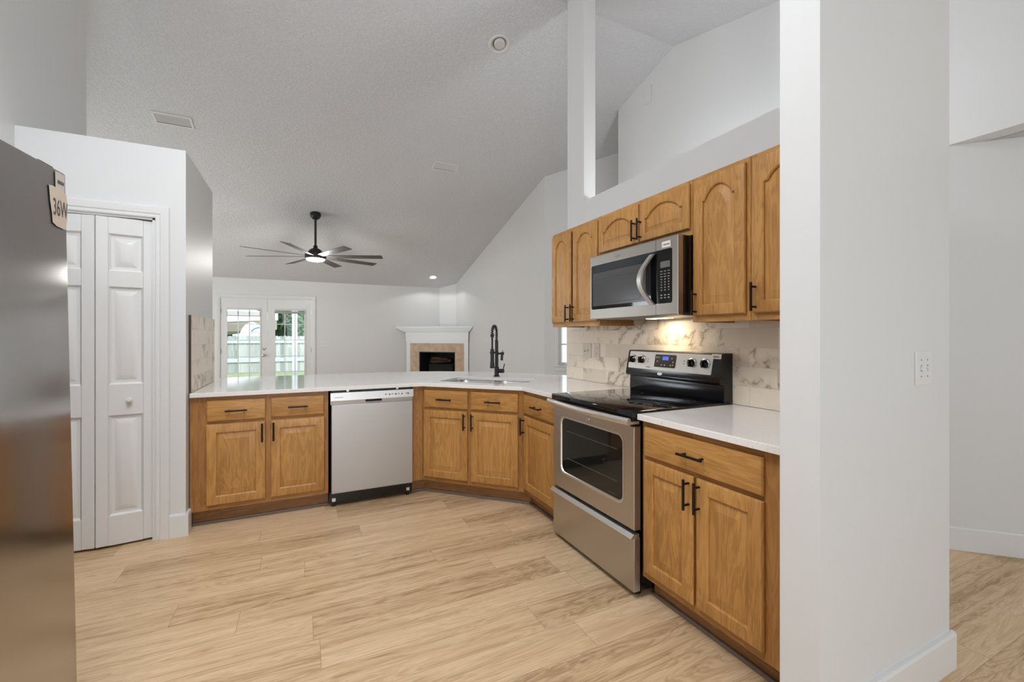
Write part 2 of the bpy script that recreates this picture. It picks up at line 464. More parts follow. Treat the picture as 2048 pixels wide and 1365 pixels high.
# hall and foyer
wall('wall_hall', (3.50, 4.26), (3.50, 1.225), .14)
wall('wall_foyer_header', (3.50, 1.225), (3.50, YF), .14, z0=2.43)
wall('wall_foyer', (3.50, 1.225), (5.9, -1.175), .14, top=2.6)
struct('ceiling_foyer', MB().prism([(3.635, YF), (6.1, YF), (6.1, 1.6), (3.635, 1.3)], 2.43, 2.55), 'ceil', smooth=False)
wall('wall_far_right', (6.05, 4.4), (6.05, YF), .14, [(1.0, 2.6, 1.2, 2.6)])
wall('wall_front', (6.2, YF), (-1.6, YF), .14, [(.8, 2.4, .65, 2.55), (5.2, 7.5, .7, 2.4)])

# pantry closet
PX, PY, PZ = -.684, 3.415, 2.47
OPL, OPR, OPZ = -1.445, -.838, 2.018
mb = MB().box(-1.47, OPL, PY, PY + .1, 0, PZ).box(OPR, PX, PY, PY + .1, 0, PZ).box(OPL, OPR, PY, PY + .1, OPZ, PZ)
mb.box(PX - .1, PX, PY + .1, 4.315, 0, PZ)
mb.box(-1.47, PX - .1, 4.215, 4.315, 0, PZ)
mb.box(-1.47, PX - .1, PY + .1, 4.215, PZ - .1, PZ)
struct('wall_pantry', mb, 'wall', smooth=False)
# half wall that carries the bar side of the counter
mb = MB().prism([(-.68, 4.13), (.95, 4.13), (1.28, 4.02), (2.15, 3.15), (2.15, 3.325), (2.262, 3.325), (1.36, 4.23), (1.0, 4.25), (-.68, 4.25)], 0, .874)
struct('wall_bar', mb, 'wall', smooth=False)

# baseboards
def base_prof(mb, p0, p1, n, h=.14, t=.016):
    p0, p1, n = Vector(p0), Vector(p1), Vector(n).normalized()
    prof = [(0, 0), (t, 0), (t, h - .012), (t - .004, h - .002), (t - .012, h), (0, h)]
    L = []
    for p in (p0, p1): L.append([(p.x + n.x * a, p.y + n.y * a, z) for a, z in prof])
    mb.loops(L, True, True)
mb = MB(); base_prof(mb, (1.394, .78), (2.266, .78), (0, -1)); base_prof(mb, (1.409, .765), (1.409, .905), (-1, 0)); base_prof(mb, (2.25, .766), (2.25, 1.2), (1, 0))
struct('baseboard_pier', mb, 'trim')
mb = MB(); base_prof(mb, (-.766, PY), (PX + .015, PY), (0, -1), .145); base_prof(mb, (PX, PY - .015), (PX, PY + .075), (1, 0), .145)
struct('baseboard_pantry', mb, 'trim')
mb = MB(); base_prof(mb, (3.50, 1.225), (5.7, -.975), (-1, -1))
struct('baseboard_foyer', mb, 'trim')
mb = MB(); base_prof(mb, (.26, YB), (2.0, YB), (0, -1)); base_prof(mb, (-4.2, YB), (-1.6, YB), (0, -1))
struct('baseboard_back', mb, 'trim')
mb = MB(); base_prof(mb, (3.27, 8.9), (3.27, 5.7), (-1, 0)); struct('baseboard_right', mb, 'trim')

# casing strips (profiled): a path of corners in a vertical plane
def casing(name, frame, x0, x1, zt, w=.072, t=.018, n=-1):
    """door casing on plane local y=0 protruding to -y, inner edges x0,x1, top zt, mitred"""
    prof = [(0, 0), (0, -.010), (.006, -.013), (.022, -.012), (.028, -.016), (.046, -.017), (.056, -t), (w - .004, -t), (w, -t + .005), (w, 0)]
    mb = MB(); path = [(x0, 0), (x0, zt), (x1, zt), (x1, 0)]
    L = []
    for i, (px, pz) in enumerate(path):
        sx = -1 if i < 2 else 1; up = 1 if i in (1, 2) else 0
        L.append([(px + sx * a, b, pz + up * a) for a, b in prof])
    mb.loops(L, True, True)
    o = mb.out(name, 'trim', frame)
    return o

tr = struct_root('trim_1', (0, PY, 0)); casing('casing', tr, OPL, OPR, OPZ, .072)
mb = MB().box(OPL - .0, OPL + .016, .0, .1, 0, OPZ).box(OPR - .016, OPR, 0, .1, 0, OPZ).box(OPL, OPR, 0, .1, OPZ - .012, OPZ)
mb.out('jamb', 'trim', tr)

# panelled bifold doors
def panel_loops(mb, x0, x1, z0, z1, y0, deep=.016, slope=.055):
    def ring(i, y): return [(x0 + i, y, z0 + i), (x1 - i, y, z0 + i), (x1 - i, y, z1 - i), (x0 + i, y, z1 - i)]
    mb.loops([ring(0, y0), ring(.012, y0 + deep), ring(.022, y0 + deep), ring(.022 + slope * .6, y0 + .002), ring(.026 + slope * .6, y0 + .001)], False, True)
def six_panel(mb, w, z0, z1, panels, sx0, sx1, th=.033):
    """leaf slab: front at y=0, raised panels set in square openings"""
    zs = [z0] + [z for p in panels for z in p] + [z1]
    for a, b in zip(zs[0::2], zs[1::2]): mb.box(sx0, sx1, 0, th, a, b)
    mb.box(0, sx0, 0, th, z0, z1, .003, 1).box(sx1, w, 0, th, z0, z1, .003, 1)
    for a, b in panels:
        panel_loops(mb, sx0, sx1, a, b, 0.0)
        mb.box(sx0, sx1, .014, th, a, b)
PAN = [(.19, .80), (.985, 1.58), (1.675, 1.90)]
def leaf(name, hx, hy, ang, w, flip):
    r = struct_root(name, (hx, hy, 0), ang)
    mb = MB(); six_panel(mb, w, .014, 2.0, PAN, .058, w - .062)
    mb.out('door_leaf', 'trim', r, ang=20)
    return r
pr = Vector((-.842, 3.437)); pf = Vector((-1.121, 3.397)); pl = Vector((-1.40, 3.437))
d3 = leaf('door_3', pf.x + .002, pf.y, math.atan2(pr.y - pf.y, pr.x - pf.x), .279, 0)
kb = MB().lathe([(.0001, -.034), (.010, -.033), (.0155, -.027), (.0165, -.021), (.013, -.014), (.007, -.010), (.007, -.002), (.012, 0)], (.155, 0, .889), 20, 'y')
kb.out('door_knob', 'plate', d3)
d4 = leaf('door_4', pl.x, pl.y + .0, math.atan2(pf.y - pl.y, pf.x - pl.x), .277, 1)
mb = MB()
for z in (.32, .93, 1.62): mb.box(.268, .289, .012, .034, z, z + .075)
mb.out('hinge', 'brass', d4)

# ------------------------------------------------------------------ cabinetry
def arch_top(x0, x1, zt, rise, n):
    """points from right to left along an arched top edge"""
    pts = []
    for i in range(n + 1):
        s = 1 - 2 * i / n
        k = abs(s)
        a = 0.0 if k > .86 else math.cos(k / .86 * PI / 2) ** .70
        pts.append((x0 + (x1 - x0) * (s + 1) / 2, zt - rise + rise * a))
    return pts
def door_loop(x0, x1, z0, z1, y, rise=0.0, n=30, flat=False):
    top = [(p[0], z1) for p in arch_top(x0, x1, z1, 0, n)] if flat or rise == 0 else arch_top(x0, x1, z1, rise, n)
    return [(x0, y, z0), (x1, y, z0)] + [(px, y, pz) for px, pz in top]
def bar_pull(parent, x, z, y, vertical=True, L=.128):
    mb = MB(); r = .0058; h = L / 2; s = h * .70
    if vertical:
        mb.cyl((x, y - .032, z - h), (x, y - .032, z + h), r, n=14)
        for q in (-s, s): mb.cyl((x, y, z + q), (x, y - .032, z + q), .0048, n=12)
    else:
        mb.cyl((x - h, y - .032, z), (x + h, y - .032, z), r, n=14)
        for q in (-s, s): mb.cyl((x + q, y, z), (x + q, y - .032, z), .0048, n=12)
    return mb.out('handle', 'pull', parent)
def cab_door(parent, x0, x1, z0, z1, pull=None, rise=0.0, st=.056, pull_z=None, sl=.034):
    """frame-and-raised-panel door on the face frame (y=0), front at y=-.02"""
    yf = -.02; mb = MB(); n = 30
    r2 = rise
    mb.loops([door_loop(x0 + .002, x1 - .002, z0 + .002, z1 - .002, 0, rise, n, True), door_loop(x0, x1, z0, z1, -.006, rise, n, True), door_loop(x0, x1, z0, z1, yf + .008, rise, n, True),
              door_loop(x0 + .004, x1 - .004, z0 + .004, z1 - .004, yf + .002, rise, n, True), door_loop(x0 + .010, x1 - .010, z0 + .010, z1 - .010, yf, rise, n, True),
              door_loop(x0 + st, x1 - st, z0 + st, z1 - st, yf, r2, n), door_loop(x0 + st + .005, x1 - st - .005, z0 + st + .005, z1 - st - .005, yf + .004, r2, n),
              door_loop(x0 + st + .006, x1 - st - .006, z0 + st + .006, z1 - st - .006, yf + .012, r2, n)], True, False)
    d = mb.out('door', 'oak_v', parent, ang=25)
    i = st + .004
    mb = MB()
    mb.loops([door_loop(x0 + i, x1 - i, z0 + i, z1 - i, yf + .0115, r2, n), door_loop(x0 + i + .005, x1 - i - .005, z0 + i + .005, z1 - i - .005, yf + .0105, r2, n),
              door_loop(x0 + i + .005 + sl, x1 - i - .005 - sl, z0 + i + .005 + sl, z1 - i - .005 - sl, yf + .002, r2, n),
              door_loop(x0 + i + .007 + sl, x1 - i - .007 - sl, z0 + i + .007 + sl, z1 - i - .007 - sl, yf + .001, r2, n)], False, True)
    mb.out('door_panel', 'oak_v', d, ang=25)
    if pull is not None:
        px = x0 + .019 if pull == 'L' else x1 - .019
        bar_pull(d, px, pull_z, yf, True)
    return d
def cab_drawer(parent, x0, x1, z0, z1, pull=True):
    yf = -.02
    def ring(i, y): return [(x0 + i, y, z0 + i), (x1 - i, y, z0 + i), (x1 - i, y, z1 - i), (x0 + i, y, z1 - i)]
    mb = MB().loops([ring(.002, 0), ring(0, -.006), ring(0, yf + .009), ring(.005, yf + .003), ring(.016, yf + .001), ring(.020, yf)], True, True)
    d = mb.out('drawer', 'oak_h', parent, ang=20)
    if pull: bar_pull(d, (x0 + x1) / 2, (z0 + z1) / 2, yf, False)
    return d
ZC = .875                      # cabinet top, counter bottom
ZT = .112                      # toe space height
def base_cab(name, label, loc, rz, w, stiles, drawers, doors, depth=.58, mid=None, clip=None, toe=(0, 0), shoe=(0, 0)):
    t = thing(name, label, 'cabinet', loc, rz)
    mb = MB()
    if clip is None:
        mb.box(0, .018, .02, depth, ZT, ZC).box(w - .018, w, .02, depth, ZT, ZC).box(.018, w - .018, depth - .01, depth, ZT, ZC).box(.018, w - .018, .02, depth - .01, ZT, ZT + .018)
    else: mb.prism(clip, ZT, ZT + .018).prism([(0, .02), (w, .02), (w, .03), (0, .03)], ZT, ZC - .25)
    mb.out('carcass', 'oak_frame', t, smooth=False)
    for a, b in stiles: MB().box(a, b, 0, .02, ZT, ZC, .0012, 1).out('face_frame_stile', 'oak_frame', t, smooth=False)
    edges = sorted(stiles)
    for (a0, a1), (b0, b1) in zip(edges, edges[1:]):
        for za, zb in ((.835, ZC), (.675, .715), (ZT, .152)): MB().box(a1, b0, .0006, .02, za, zb).out('face_frame_rail', 'oak_frame_h', t, smooth=False)
    for x0, x1 in drawers: cab_drawer(t, x0, x1, .706, .846)
    for x0, x1, p in doors: cab_door(t, x0, x1, .146, .688, p, 0, .056, .612)
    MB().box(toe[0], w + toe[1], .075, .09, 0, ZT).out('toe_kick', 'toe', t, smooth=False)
    MB().box(toe[0] + shoe[0], w + toe[1] + shoe[1], .060, .0748, 0, .019, .006, 2).out('shoe_molding', 'shoe', t)
    return t
FY = 3.49                     # face of the peninsula run
FX = 1.488                    # face of the range run
base_cab('base_cabinet', 'honey oak base cabinet with two drawers and two doors, left of the dishwasher', (PX + .006, FY, 0), 0, .841,
         [(0, .104), (.436, .472), (.808, .841)], [(.094, .436), (.469, .811)], [(.090, .438), (.467, .813, )[:2] + ('L',)] if False else [(.090, .436, 'R'), (.467, .815, 'L')], depth=.60)
DX, DW = .87, .866            # angled sink cabinet: start on the peninsula face, length
dg = R(-45)
base_cab('sink_cabinet', 'angled honey oak sink base cabinet with two drawers and two doors, under the black faucet', (DX, FY, 0), dg, DW,
         [(0, .024), (.402, .440), (.818, DW)], [(.020, .407), (.434, .822)], [(.017, .405, 'R'), (.434, .822, 'L')],
         clip=[(.02, .03), (DW - .02, .03), (DW + .25, .30), (DW * .5, .75), (-.25, .30)], toe=(-.031, .031), shoe=(.006, -.006))
SY = FY - DW * math.sin(R(45))         # where the angled face meets the range run
RY0, RY1 = 2.394, 1.632               # range between these
base_cab('base_cabinet', 'narrow honey oak base cabinet with one drawer and one door, between sink cabinet and range', (FX - .003, SY, 0), R(-90), SY - RY0 - .004,
         [(0, .018), (SY - RY0 - .03, SY - RY0 - .004)], [(.012, SY - RY0 - .016)], [(.012, SY - RY0 - .016, 'L')], depth=.62, toe=(-.031, 0), shoe=(.006, 0))
RW = RY1 - .906 - .004
base_cab('base_cabinet', 'honey oak base cabinet with one wide drawer over two doors, right of the range', (FX, RY1 - .004, 0), R(-90), RW,
         [(0, .030), (.298, .336), (RW - .105, RW)], [(.024, .622)], [(.024, .316, 'R'), (.332, .624, 'L')], depth=.62)
# oak filler strip beside the dishwasher
f = thing('filler_strip', 'narrow vertical oak filler strip between dishwasher and sink cabinet', 'filler strip', (.789, FY, 0))
MB().box(0, .080, 0, .02, ZT, ZC).out('strip', 'oak_frame', f, smooth=False)
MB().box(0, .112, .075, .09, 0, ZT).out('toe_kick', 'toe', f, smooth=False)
MB().box(0, .106, .060, .0748, 0, .019, .006).out('shoe_molding', 'shoe', f)

UX = 1.838                    # face of the upper cabinets
UZ0, UZ1 = 1.352, 2.102
def upper_cab(label, y0, y1, z0, z1, stiles, doors, rise=.052, pull_z=None, bottom_rail=.035, st=.05, sl=.034):
    w = y0 - y1; t = thing('wall_cabinet', label, 'cabinet', (UX, y0, 0), R(-90))
    d = XW - UX - .012
    mb = MB().box(0, .016, .02, d, z0, z1).box(w - .016, w, .02, d, z0, z1).box(.016, w - .016, .02, d, z1 - .016, z1).box(.016, w - .016, .02, d, z0 + .020, z0 + .034).box(.016, w - .016, d - .008, d, z0 + .034, z1 - .016)
    mb.out('carcass', 'oak_frame', t, smooth=False)
    for a, b in stiles: MB().box(a, b, 0, .02, z0, z1, .001, 1).out('face_frame_stile', 'oak_v', t, smooth=False)
    e = sorted(stiles)
    for (a0, a1), (b0, b1) in zip(e, e[1:]):
        for za, zb in ((z1 - .034, z1), (z0, z0 + bottom_rail)): MB().box(a1, b0, .0006, .02, za, zb).out('face_frame_rail', 'oak_h', t, smooth=False)
    for x0, x1, p in doors: cab_door(t, x0, x1, z0 + .032, z1 - .022, p, rise, st, pull_z, sl)
    return t
upper_cab('tall honey oak wall cabinet with two narrow arched doors, left of the microwave', 3.058, 2.432, UZ0, UZ1, [(0, .022), (.290, .326), (.600, .626)], [(.012, .284, 'R'), (.314, .612, 'L')], .05, 1.452)
upper_cab('short honey oak wall cabinet with two arched doors, above the microwave', 2.430, 1.640, 1.812, UZ1, [(0, .022), (.386, .412), (.760, .790)], [(.006, .394, 'R'), (.405, .780, 'L')], .058, 1.918, .045, .042, .022)
upper_cab('tall honey oak wall cabinet with one arched door, right of the microwave', 1.638, 1.312, UZ0, UZ1, [(0, .030), (.296, .326)], [(.018, .308, 'L')], .065, 1.450)
upper_cab('tall honey oak wall cabinet with one arched door, ending at the white wall pier', 1.310, .906, UZ0, UZ1, [(0, .030), (.374, .404)], [(.016, .390, 'L')], .065, 1.455)

# ------------------------------------------------------------------ counters with the sink cut-out
sq = math.sqrt(.5)
def dloc(x, y): return (DX + x * sq + y * sq, FY - x * sq + y * sq)     # angled cabinet frame to room
sink_cx, sink_cy = .435, .345
def rrect(cx, cy, hx, hy, r, n=6):
    pts = []
    for (sx, sy, a0) in ((1, -1, -90), (1, 1, 0), (-1, 1, 90), (-1, -1, 180)):
        for k in range(n + 1):
            a = R(a0 + 90 * k / n)
            pts.append((cx + sx * (hx - r) + r * math.cos(a), cy + sy * (hy - r) + r * math.sin(a)))
    return pts
HOLE = [dloc(*p) for p in rrect(sink_cx, sink_cy, .375, .225, .09, 7)]
OUT = [(-.672, 3.456), (.856, 3.456), (1.454, 2.858), (1.454, RY0 + .003), (2.138, RY0 + .003), (2.138, 3.325), (2.27, 3.325), (2.275, 3.53), (2.05, 3.85), (1.825, 4.09), (1.67, 4.25),
       (1.50, 4.40), (1.30, 4.515), (1.10, 4.59), (.90, 4.625), (.65, 4.645), (.40, 4.655), (-.50, 4.662), (-.58, 4.655), (-.64, 4.635), (-.67, 4.60), (-.683, 4.55), (-.683, 4.33), (-.672, 4.33)]
def slab_with_hole(outer, hole, z0, z1):
    bm = bmesh.new(); es = []
    for ring in ([outer, hole] if hole else [outer]):
        vs = [bm.verts.new((x, y, z0)) for x, y in ring]
        es += [bm.edges.new((vs[i], vs[(i + 1) % len(vs)])) for i in range(len(vs))]
    bmesh.ops.triangle_fill(bm, use_beauty=True, use_dissolve=False, edges=es, normal=(0, 0, 1))
    g = bmesh.ops.extrude_face_region(bm, geom=list(bm.faces))
    vs = [v for v in g['geom'] if isinstance(v, bmesh.types.BMVert)]
    bmesh.ops.translate(bm, verts=vs, vec=(0, 0, z1 - z0))
    bmesh.ops.recalc_face_normals(bm, faces=bm.faces)
    mb = MB(); mb.bm.free(); mb.bm = bm
    es = [e for e in bm.edges if len(e.link_faces) == 2 and abs(e.verts[0].co.z - e.verts[1].co.z) < 1e-5 and abs(e.verts[0].co.z - z1) < 1e-5 and e.calc_face_angle(0) > 1.0]
    bmesh.ops.bevel(bm, geom=es, offset=.003, segments=2, profile=.5, affect='EDGES')
    return mb
CT = .903
tag(slab_with_hole(OUT, HOLE, ZC + .0005, CT).out('countertop', 'quartz', smooth=False), 'long white quartz counter of the peninsula, cut out around the sink', 'countertop')
tag(slab_with_hole([(1.454, .904), (2.138, .904), (2.138, RY1 - .003), (1.454, RY1 - .003)], None, ZC + .0005, CT).out('countertop', 'quartz', smooth=False),
    'short white quartz counter between the range and the white wall pier', 'countertop')

# double bowl sink under the counter
sk = thing('sink', 'stainless steel double bowl sink set under the quartz counter', 'sink', (DX, FY, 0), dg)
def bowl(cx, hx):
    mb = MB(); L = []
    for z, i in ((ZC - .002, 0), (ZC - .012, .004), (ZC - .15, .016), (ZC - .18, .035), (ZC - .19, .07)):
        L.append([(x, y, z) for x, y in rrect(cx, sink_cy, hx - i, .232 - i, max(.085 - i * .5, .02), 7)])
    mb.loops(L, False, True)
    b = mb.out('bowl', 'steel_sink', sk, ang=50)
    MB().lathe([(.042, 0), (.040, .003), (.028, .003), (.026, -.004)], (cx, sink_cy + .05, ZC - .189), 24).out('drain', 'chrome', b)
bowl(.435 - .19, .187); bowl(.435 + .19, .187)
mb = MB().box(.435 - .010, .435 + .010, sink_cy - .2, sink_cy + .2, ZC - .05, ZC - .016, .006)
mb.out('divider', 'steel_sink', sk)

# faucet
fa = thing('faucet', 'tall matte black spring faucet with pull-down sprayer behind the sink', 'faucet', (*dloc(.372, .695), CT), dg)
mb = MB().lathe([(.030, 0), (.030, .006), (.0215, .010), (.0215, .090), (.0165, .094), (.0165, .215), (.019, .217), (.019, .232), (.0155, .234), (.0155, .335), (.012, .338)], (0, 0, 0), 24)
mb.out('post', 'black', fa)
arc = [(0, 0, .33 + .01 * k) for k in range(8)]
for k in range(0, 17):
    a = PI * k / 16
    arc.append((0, -.055 + .055 * math.cos(a), .405 + .062 * math.sin(a)))
arc += [(0, -.110, .395), (0, -.110, .38)]
MB().tube(arc, .0075, 10).out('hose', 'black', fa)
coil = []; acc = 0.0; Nn = 15
from itertools import accumulate
dl = [0] + list(accumulate((Vector(b) - Vector(a)).length for a, b in zip(arc, arc[1:])))
tot = dl[-1]; turns = 15
for k in range(turns * 12 + 1):
    s = tot * k / (turns * 12); i = max(j for j in range(len(dl)) if dl[j] <= s + 1e-9); i = min(i, len(arc) - 2)
    q = (s - dl[i]) / (dl[i + 1] - dl[i]); p = Vector(arc[i]).lerp(Vector(arc[i + 1]), q)
    d = (Vector(arc[i + 1]) - Vector(arc[i])).normalized(); e1 = Vector((1, 0, 0)); e2 = d.cross(e1)
    th = 2 * PI * k / 12; coil.append(p + (e1 * math.cos(th) + e2 * math.sin(th)) * .0135)
MB().tube(coil, .0026, 6).out('spring', 'black', fa)
mb = MB().lathe([(.0125, .395), (.0175, .393), (.0175, .372), (.012, .368), (.0085, .36), (.0085, .262), (.0145, .258), (.0175, .25), (.0175, .14), (.0195, .135), (.0215, .095), (.021, .085), (.015, .083)], (0, -.110, 0), 20)
mb.out('spray_head', 'black', fa)
MB().cyl((0, 0, .225), (0, -.108, .225), .006, n=12).lathe([(.0215, .215), (.0215, .235), (.0185, .235), (.0185, .215)], (0, -.110, 0), 20).out('holder_arm', 'black', fa)
mb = MB().cyl((0, 0, .213), (.062, -.012, .213), .0085, n=14).cyl((.060, -.012, .222), (.056, -.014, .150), .0115, n=16).lathe([(.0165, .203), (.0165, .224), (.012, .228)], (.062, -.012, 0), 18)
mb.cyl((.062, -.012, .224), (.066, -.012, .245), .003, n=8)
mb.out('side_spout', 'black', fa)
mb = MB().cyl((0, 0, .052), (.072, -.008, .052), .019, n=20).cyl((.066, -.008, .060), (.083, -.010, .120), .0045, n=10)
mb.out('lever', 'black', fa)

# ------------------------------------------------------------------ dishwasher
dw = thing('dishwasher', 'stainless steel dishwasher between the peninsula cabinet and the filler strip', 'dishwasher', (.170, 3.452, 0))
WD = .614
MB().box(.012, WD - .006, .075, .62, .03, .868).out('tub', 'black', dw, smooth=False)
MB().box(.012, WD - .003, .002, .04, .112, .768, .004).out('door', 'steel_dw', dw)
mb = MB().prism([(-.006, .800), (.0, .858), (.07, .858), (.07, .768), (.022, .768), (.018, .796)], .006, WD, 'x')
b = mb.out('control_panel', 'steel_band', dw, smooth=False)
MB().box(.252, .372, -.004, .02, .781, .799, .003).out('pocket_handle', 'blackgloss', b)
for i, x in enumerate((.395, .425, .445, .470, .495, .520, .555, .570)):
    MB().box(x, x + (.010 if i % 3 else .014), -.0055, .0, .826 - (i % 2) * .004, .832, 0).out('control_mark', 'ink', b, smooth=False)
mb = MB()
for k in range(8): mb.box(.034 + k * .0075, .040 + k * .0075, -.0055, .0, .822, .8255, 0)
mb.out('lettering', 'ink', b, smooth=False)
MB().box(.002, WD, .05, .075, .030, .112).out('kick_plate', 'blackgloss', dw, smooth=False)
MB().box(.02, WD - .02, .035, .07, .858, .8735).out('top_rail', 'black', dw, smooth=False)
for x in (.118, .485): MB().box(x, x + .018, .026, .05, .860, .8745, .001, 1).out('mounting_clip', 'steel_lt', dw)
for x in (.018, WD - .045):
    MB().box(x, x + .026, .044, .0498, .040, .066, .001, 1).out('mounting_clip', 'steel_lt', dw)
    MB().cyl((x + .014, .07, 0), (x + .014, .07, .035), .012, n=18).out('leveling_foot', 'black', dw)

# ------------------------------------------------------------------ range
RWd = RY0 - RY1 - .004
rg = thing('range', 'stainless steel and black electric range between the corner cabinets and short counter', 'stove', (1.440, RY0 - .002, 0), R(-90))
MB().box(.004, RWd - .004, .045, .68, .035, .872).out('body', 'blackgloss', rg, smooth=False)
mb = MB().box(-.0, RWd, -.012, .655, .872, .914, .006, 3)
ck = mb.out('cooktop', 'blackglass', rg)
M['burner'] = plain('burner_mark', (.05, .05, .05), .3)
for cx, cy, r in ((.19, .17, .10), (.57, .17, .075), (.19, .47, .075), (.57, .47, .10)):
    MB().lathe([(r, .0), (r + .0015, .0)], (cx, cy, .9143), 40, cap0=False, cap1=False).out('burner_ring', 'burner', ck)
def rr_frame(mb, x0, x1, z0, z1, r, X0, X1, Z0, Z1, y, n=6):
    """front sheet X0..X1,Z0..Z1 at y with a round-cornered opening"""
    inn = rrect((x0 + x1) / 2, (z0 + z1) / 2, (x1 - x0) / 2, (z1 - z0) / 2, r, n)
    o = []
    for px, pz in inn:
        cx, cz = (X0 + X1) / 2, (Z0 + Z1) / 2
        dx, dz = px - (x0 + x1) / 2, pz - (z0 + z1) / 2
        kx = (X1 - X0) / 2 / max(abs(dx), 1e-6); kz = (Z1 - Z0) / 2 / max(abs(dz), 1e-6)
        k = min(kx, kz); o.append([cx + dx * k, cz + dz * k])
    corners = [(X1, Z0), (X1, Z1), (X0, Z1), (X0, Z0)]
    for c in corners:
        j = min(range(len(o)), key=lambda q: (o[q][0] - c[0]) ** 2 + (o[q][1] - c[1]) ** 2); o[j] = [c[0], c[1]]
    return inn, o
def framed_sheet(x0, x1, z0, z1, r, X0, X1, Z0, Z1, th, recess):
    inn, o = rr_frame(None, x0, x1, z0, z1, r, X0, X1, Z0, Z1, 0)
    L = [[(p[0], th, p[1]) for p in o], [(p[0], .003, p[1]) for p in o], [(p[0] + (.003 if p[0] < (X0 + X1) / 2 else -.003), 0, p[1] + (.003 if p[1] < (Z0 + Z1) / 2 else -.003)) for p in o],
         [(p[0], 0, p[1]) for p in inn], [(p[0], recess, p[1]) for p in inn]]
    return MB().loops(L, True, False), inn
DZ0, DZ1 = .335, .838
mb, inn = framed_sheet(.085, .682, .432, .788, .045, .004, RWd - .002, DZ0, DZ1, .04, .008)
od = mb.out('oven_door', 'steel', rg, ang=25)
mb = MB().loops([[(p[0], .0065, p[1]) for p in inn]], False, True)
inr = rrect(.3835, .61, .235, .125, .012, 4)
wn = mb.out('oven_window', 'ovenwin', od)
mb = MB().loops([[(p[0], -.0008, p[1]) for p in rrect(.3835, .61, .2985, .178, .045, 7)], [(p[0], -.0008, p[1]) for p in rrect(.3835, .61, .289, .1685, .04, 7)], [(p[0], .0066, p[1]) for p in rrect(.3835, .61, .285, .1645, .038, 7)]], False, False)
mb.out('window_trim', 'steel_lt', od)
mb = MB()
for z in (.535, .70): mb.cyl((.15, .0062, z), (.62, .0062, z), .0012, n=6)
for k in range(6): mb.box(.545 + k * .011, .552 + k * .011, .0055, .0064, .462, .4645)
mb.out('oven_rack', plain('rack_grey', (.16, .15, .13), .4, .5), wn)
pts = []
for k in range(13):
    s = k / 12; pts.append((-.004 + s * (RWd + .006), -.034 - .026 * math.sin(PI * s), .866))
mb = MB(); L = []
for (px, py, pz) in pts:
    L.append([(px, py + .011 * math.cos(2 * PI * q / 16), pz + .019 * math.sin(2 * PI * q / 16)) for q in range(16)])
mb.loops(L, True, True); mb.box(.0, .03, -.034, .03, .852, .866).box(RWd - .03, RWd, -.034, .03, .852, .866)
mb.out('oven_handle', 'steel_lt', od, ang=40)
MB().box(.004, RWd - .002, .03, .045, .838, .872).out('vent_trim', 'blackgloss', rg, smooth=False)
MB().lathe([(.014, -.001), (.013, -.003), (.0001, -.0034)], (.378, 0, .812), 20, 'y').out('badge', 'chrome', od)
dr = MB().box(.002, RWd - .002, .0, .04, .034, .298, .004).out('storage_drawer', 'steel', rg)
mb = MB().prism([(-.022, .300), (-.002, .318), (.03, .318), (.03, .298), (-.004, .296)], -.002, RWd, 'x'); mb.out('drawer_lip', 'steel_lt', dr, smooth=False)
for x in (.05, RWd - .05):
    for y in (.06, .60): MB().cyl((x, y, 0), (x, y, .036), .02, n=14).out('leveling_foot', 'black', rg)
# backguard
mb = MB().prism([(.697, .912), (.632, .912), (.628, .925), (.632, 1.004), (.618, 1.010), (.596, 1.014), (.592, 1.03), (.622, 1.178), (.632, 1.184), (.697, 1.184)], .0, RWd, 'x')
bk = mb.out('backguard', 'blackgloss', rg, ang=40)
def on_guard(x, z, o=0.0):  # point on the leaning control face
    y = .592 + (z - 1.03) * (.030 / .148); return (x, y - o, z)
def guard_sheet(x0, x1, z0, z1, o, r=.008):
    mb = MB(); a = [on_guard(px, pz, o) for px, pz in rrect((x0 + x1) / 2, (z0 + z1) / 2, (x1 - x0) / 2, (z1 - z0) / 2, r, 4)]
    b = [on_guard(px, pz, -.002) for px, pz in rrect((x0 + x1) / 2, (z0 + z1) / 2, (x1 - x0) / 2, (z1 - z0) / 2, r, 4)]
    return mb.loops([b, a], False, True)
cp = guard_sheet(.018, .700, 1.062, 1.175, .002).out('control_panel', 'steel', bk)
ds = guard_sheet(.262, .436, 1.082, 1.162, .004, .006).out('display_panel', plain('display_brown', (.022, .016, .013), .12), cp)
guard_sheet(.328, .378, 1.127, 1.150, .005, .002).out('clock', 'blue', ds)
mb = MB()
for i, (x, z) in enumerate(((.278, 1.143), (.296, 1.143), (.287, 1.118), (.325, 1.097), (.352, 1.097), (.405, 1.14), (.418, 1.118), (.418, 1.10), (.40, 1.097))):
    a = [on_guard(px, pz, .0052) for px, pz in rrect(x, z, .005, .004, .0015, 2)]; mb.loops([a], False, True)
mb.out('touch_key', plain('key_grey', (.28, .25, .22), .5), ds)
for x in (.052, .140, .556, .650):
    c = Vector(on_guard(x, 1.122, .003)); mb = MB()
    kn = MB().lathe([(.0305, .003), (.0305, -.001), (.027, -.003)], c, 28, 'y').out('knob_ring', 'chrome', cp)
    mb = MB().lathe([(.024, 0), (.024, -.006), (.020, -.014), (.019, -.018)], c, 24, 'y')
    mb.box(c.x - .0055, c.x + .0055, c.y - .030, c.y - .004, c.z - .021, c.z + .021, .003)
    mb.out('knob', 'blackgloss', cp)
mb = MB()
for x in (.20, .50):
    for dz in (.004, -.012): mb.loops([[on_guard(px, pz, .0026) for px, pz in rrect(x, 1.125 + dz, .004, .003, .001, 2)]], False, True)
for k in range(7): mb.loops([[on_guard(px, pz, .0026) for px, pz in rrect(.190 + k * .006, 1.077, .0022, .0025, .0005, 1)]], False, True)
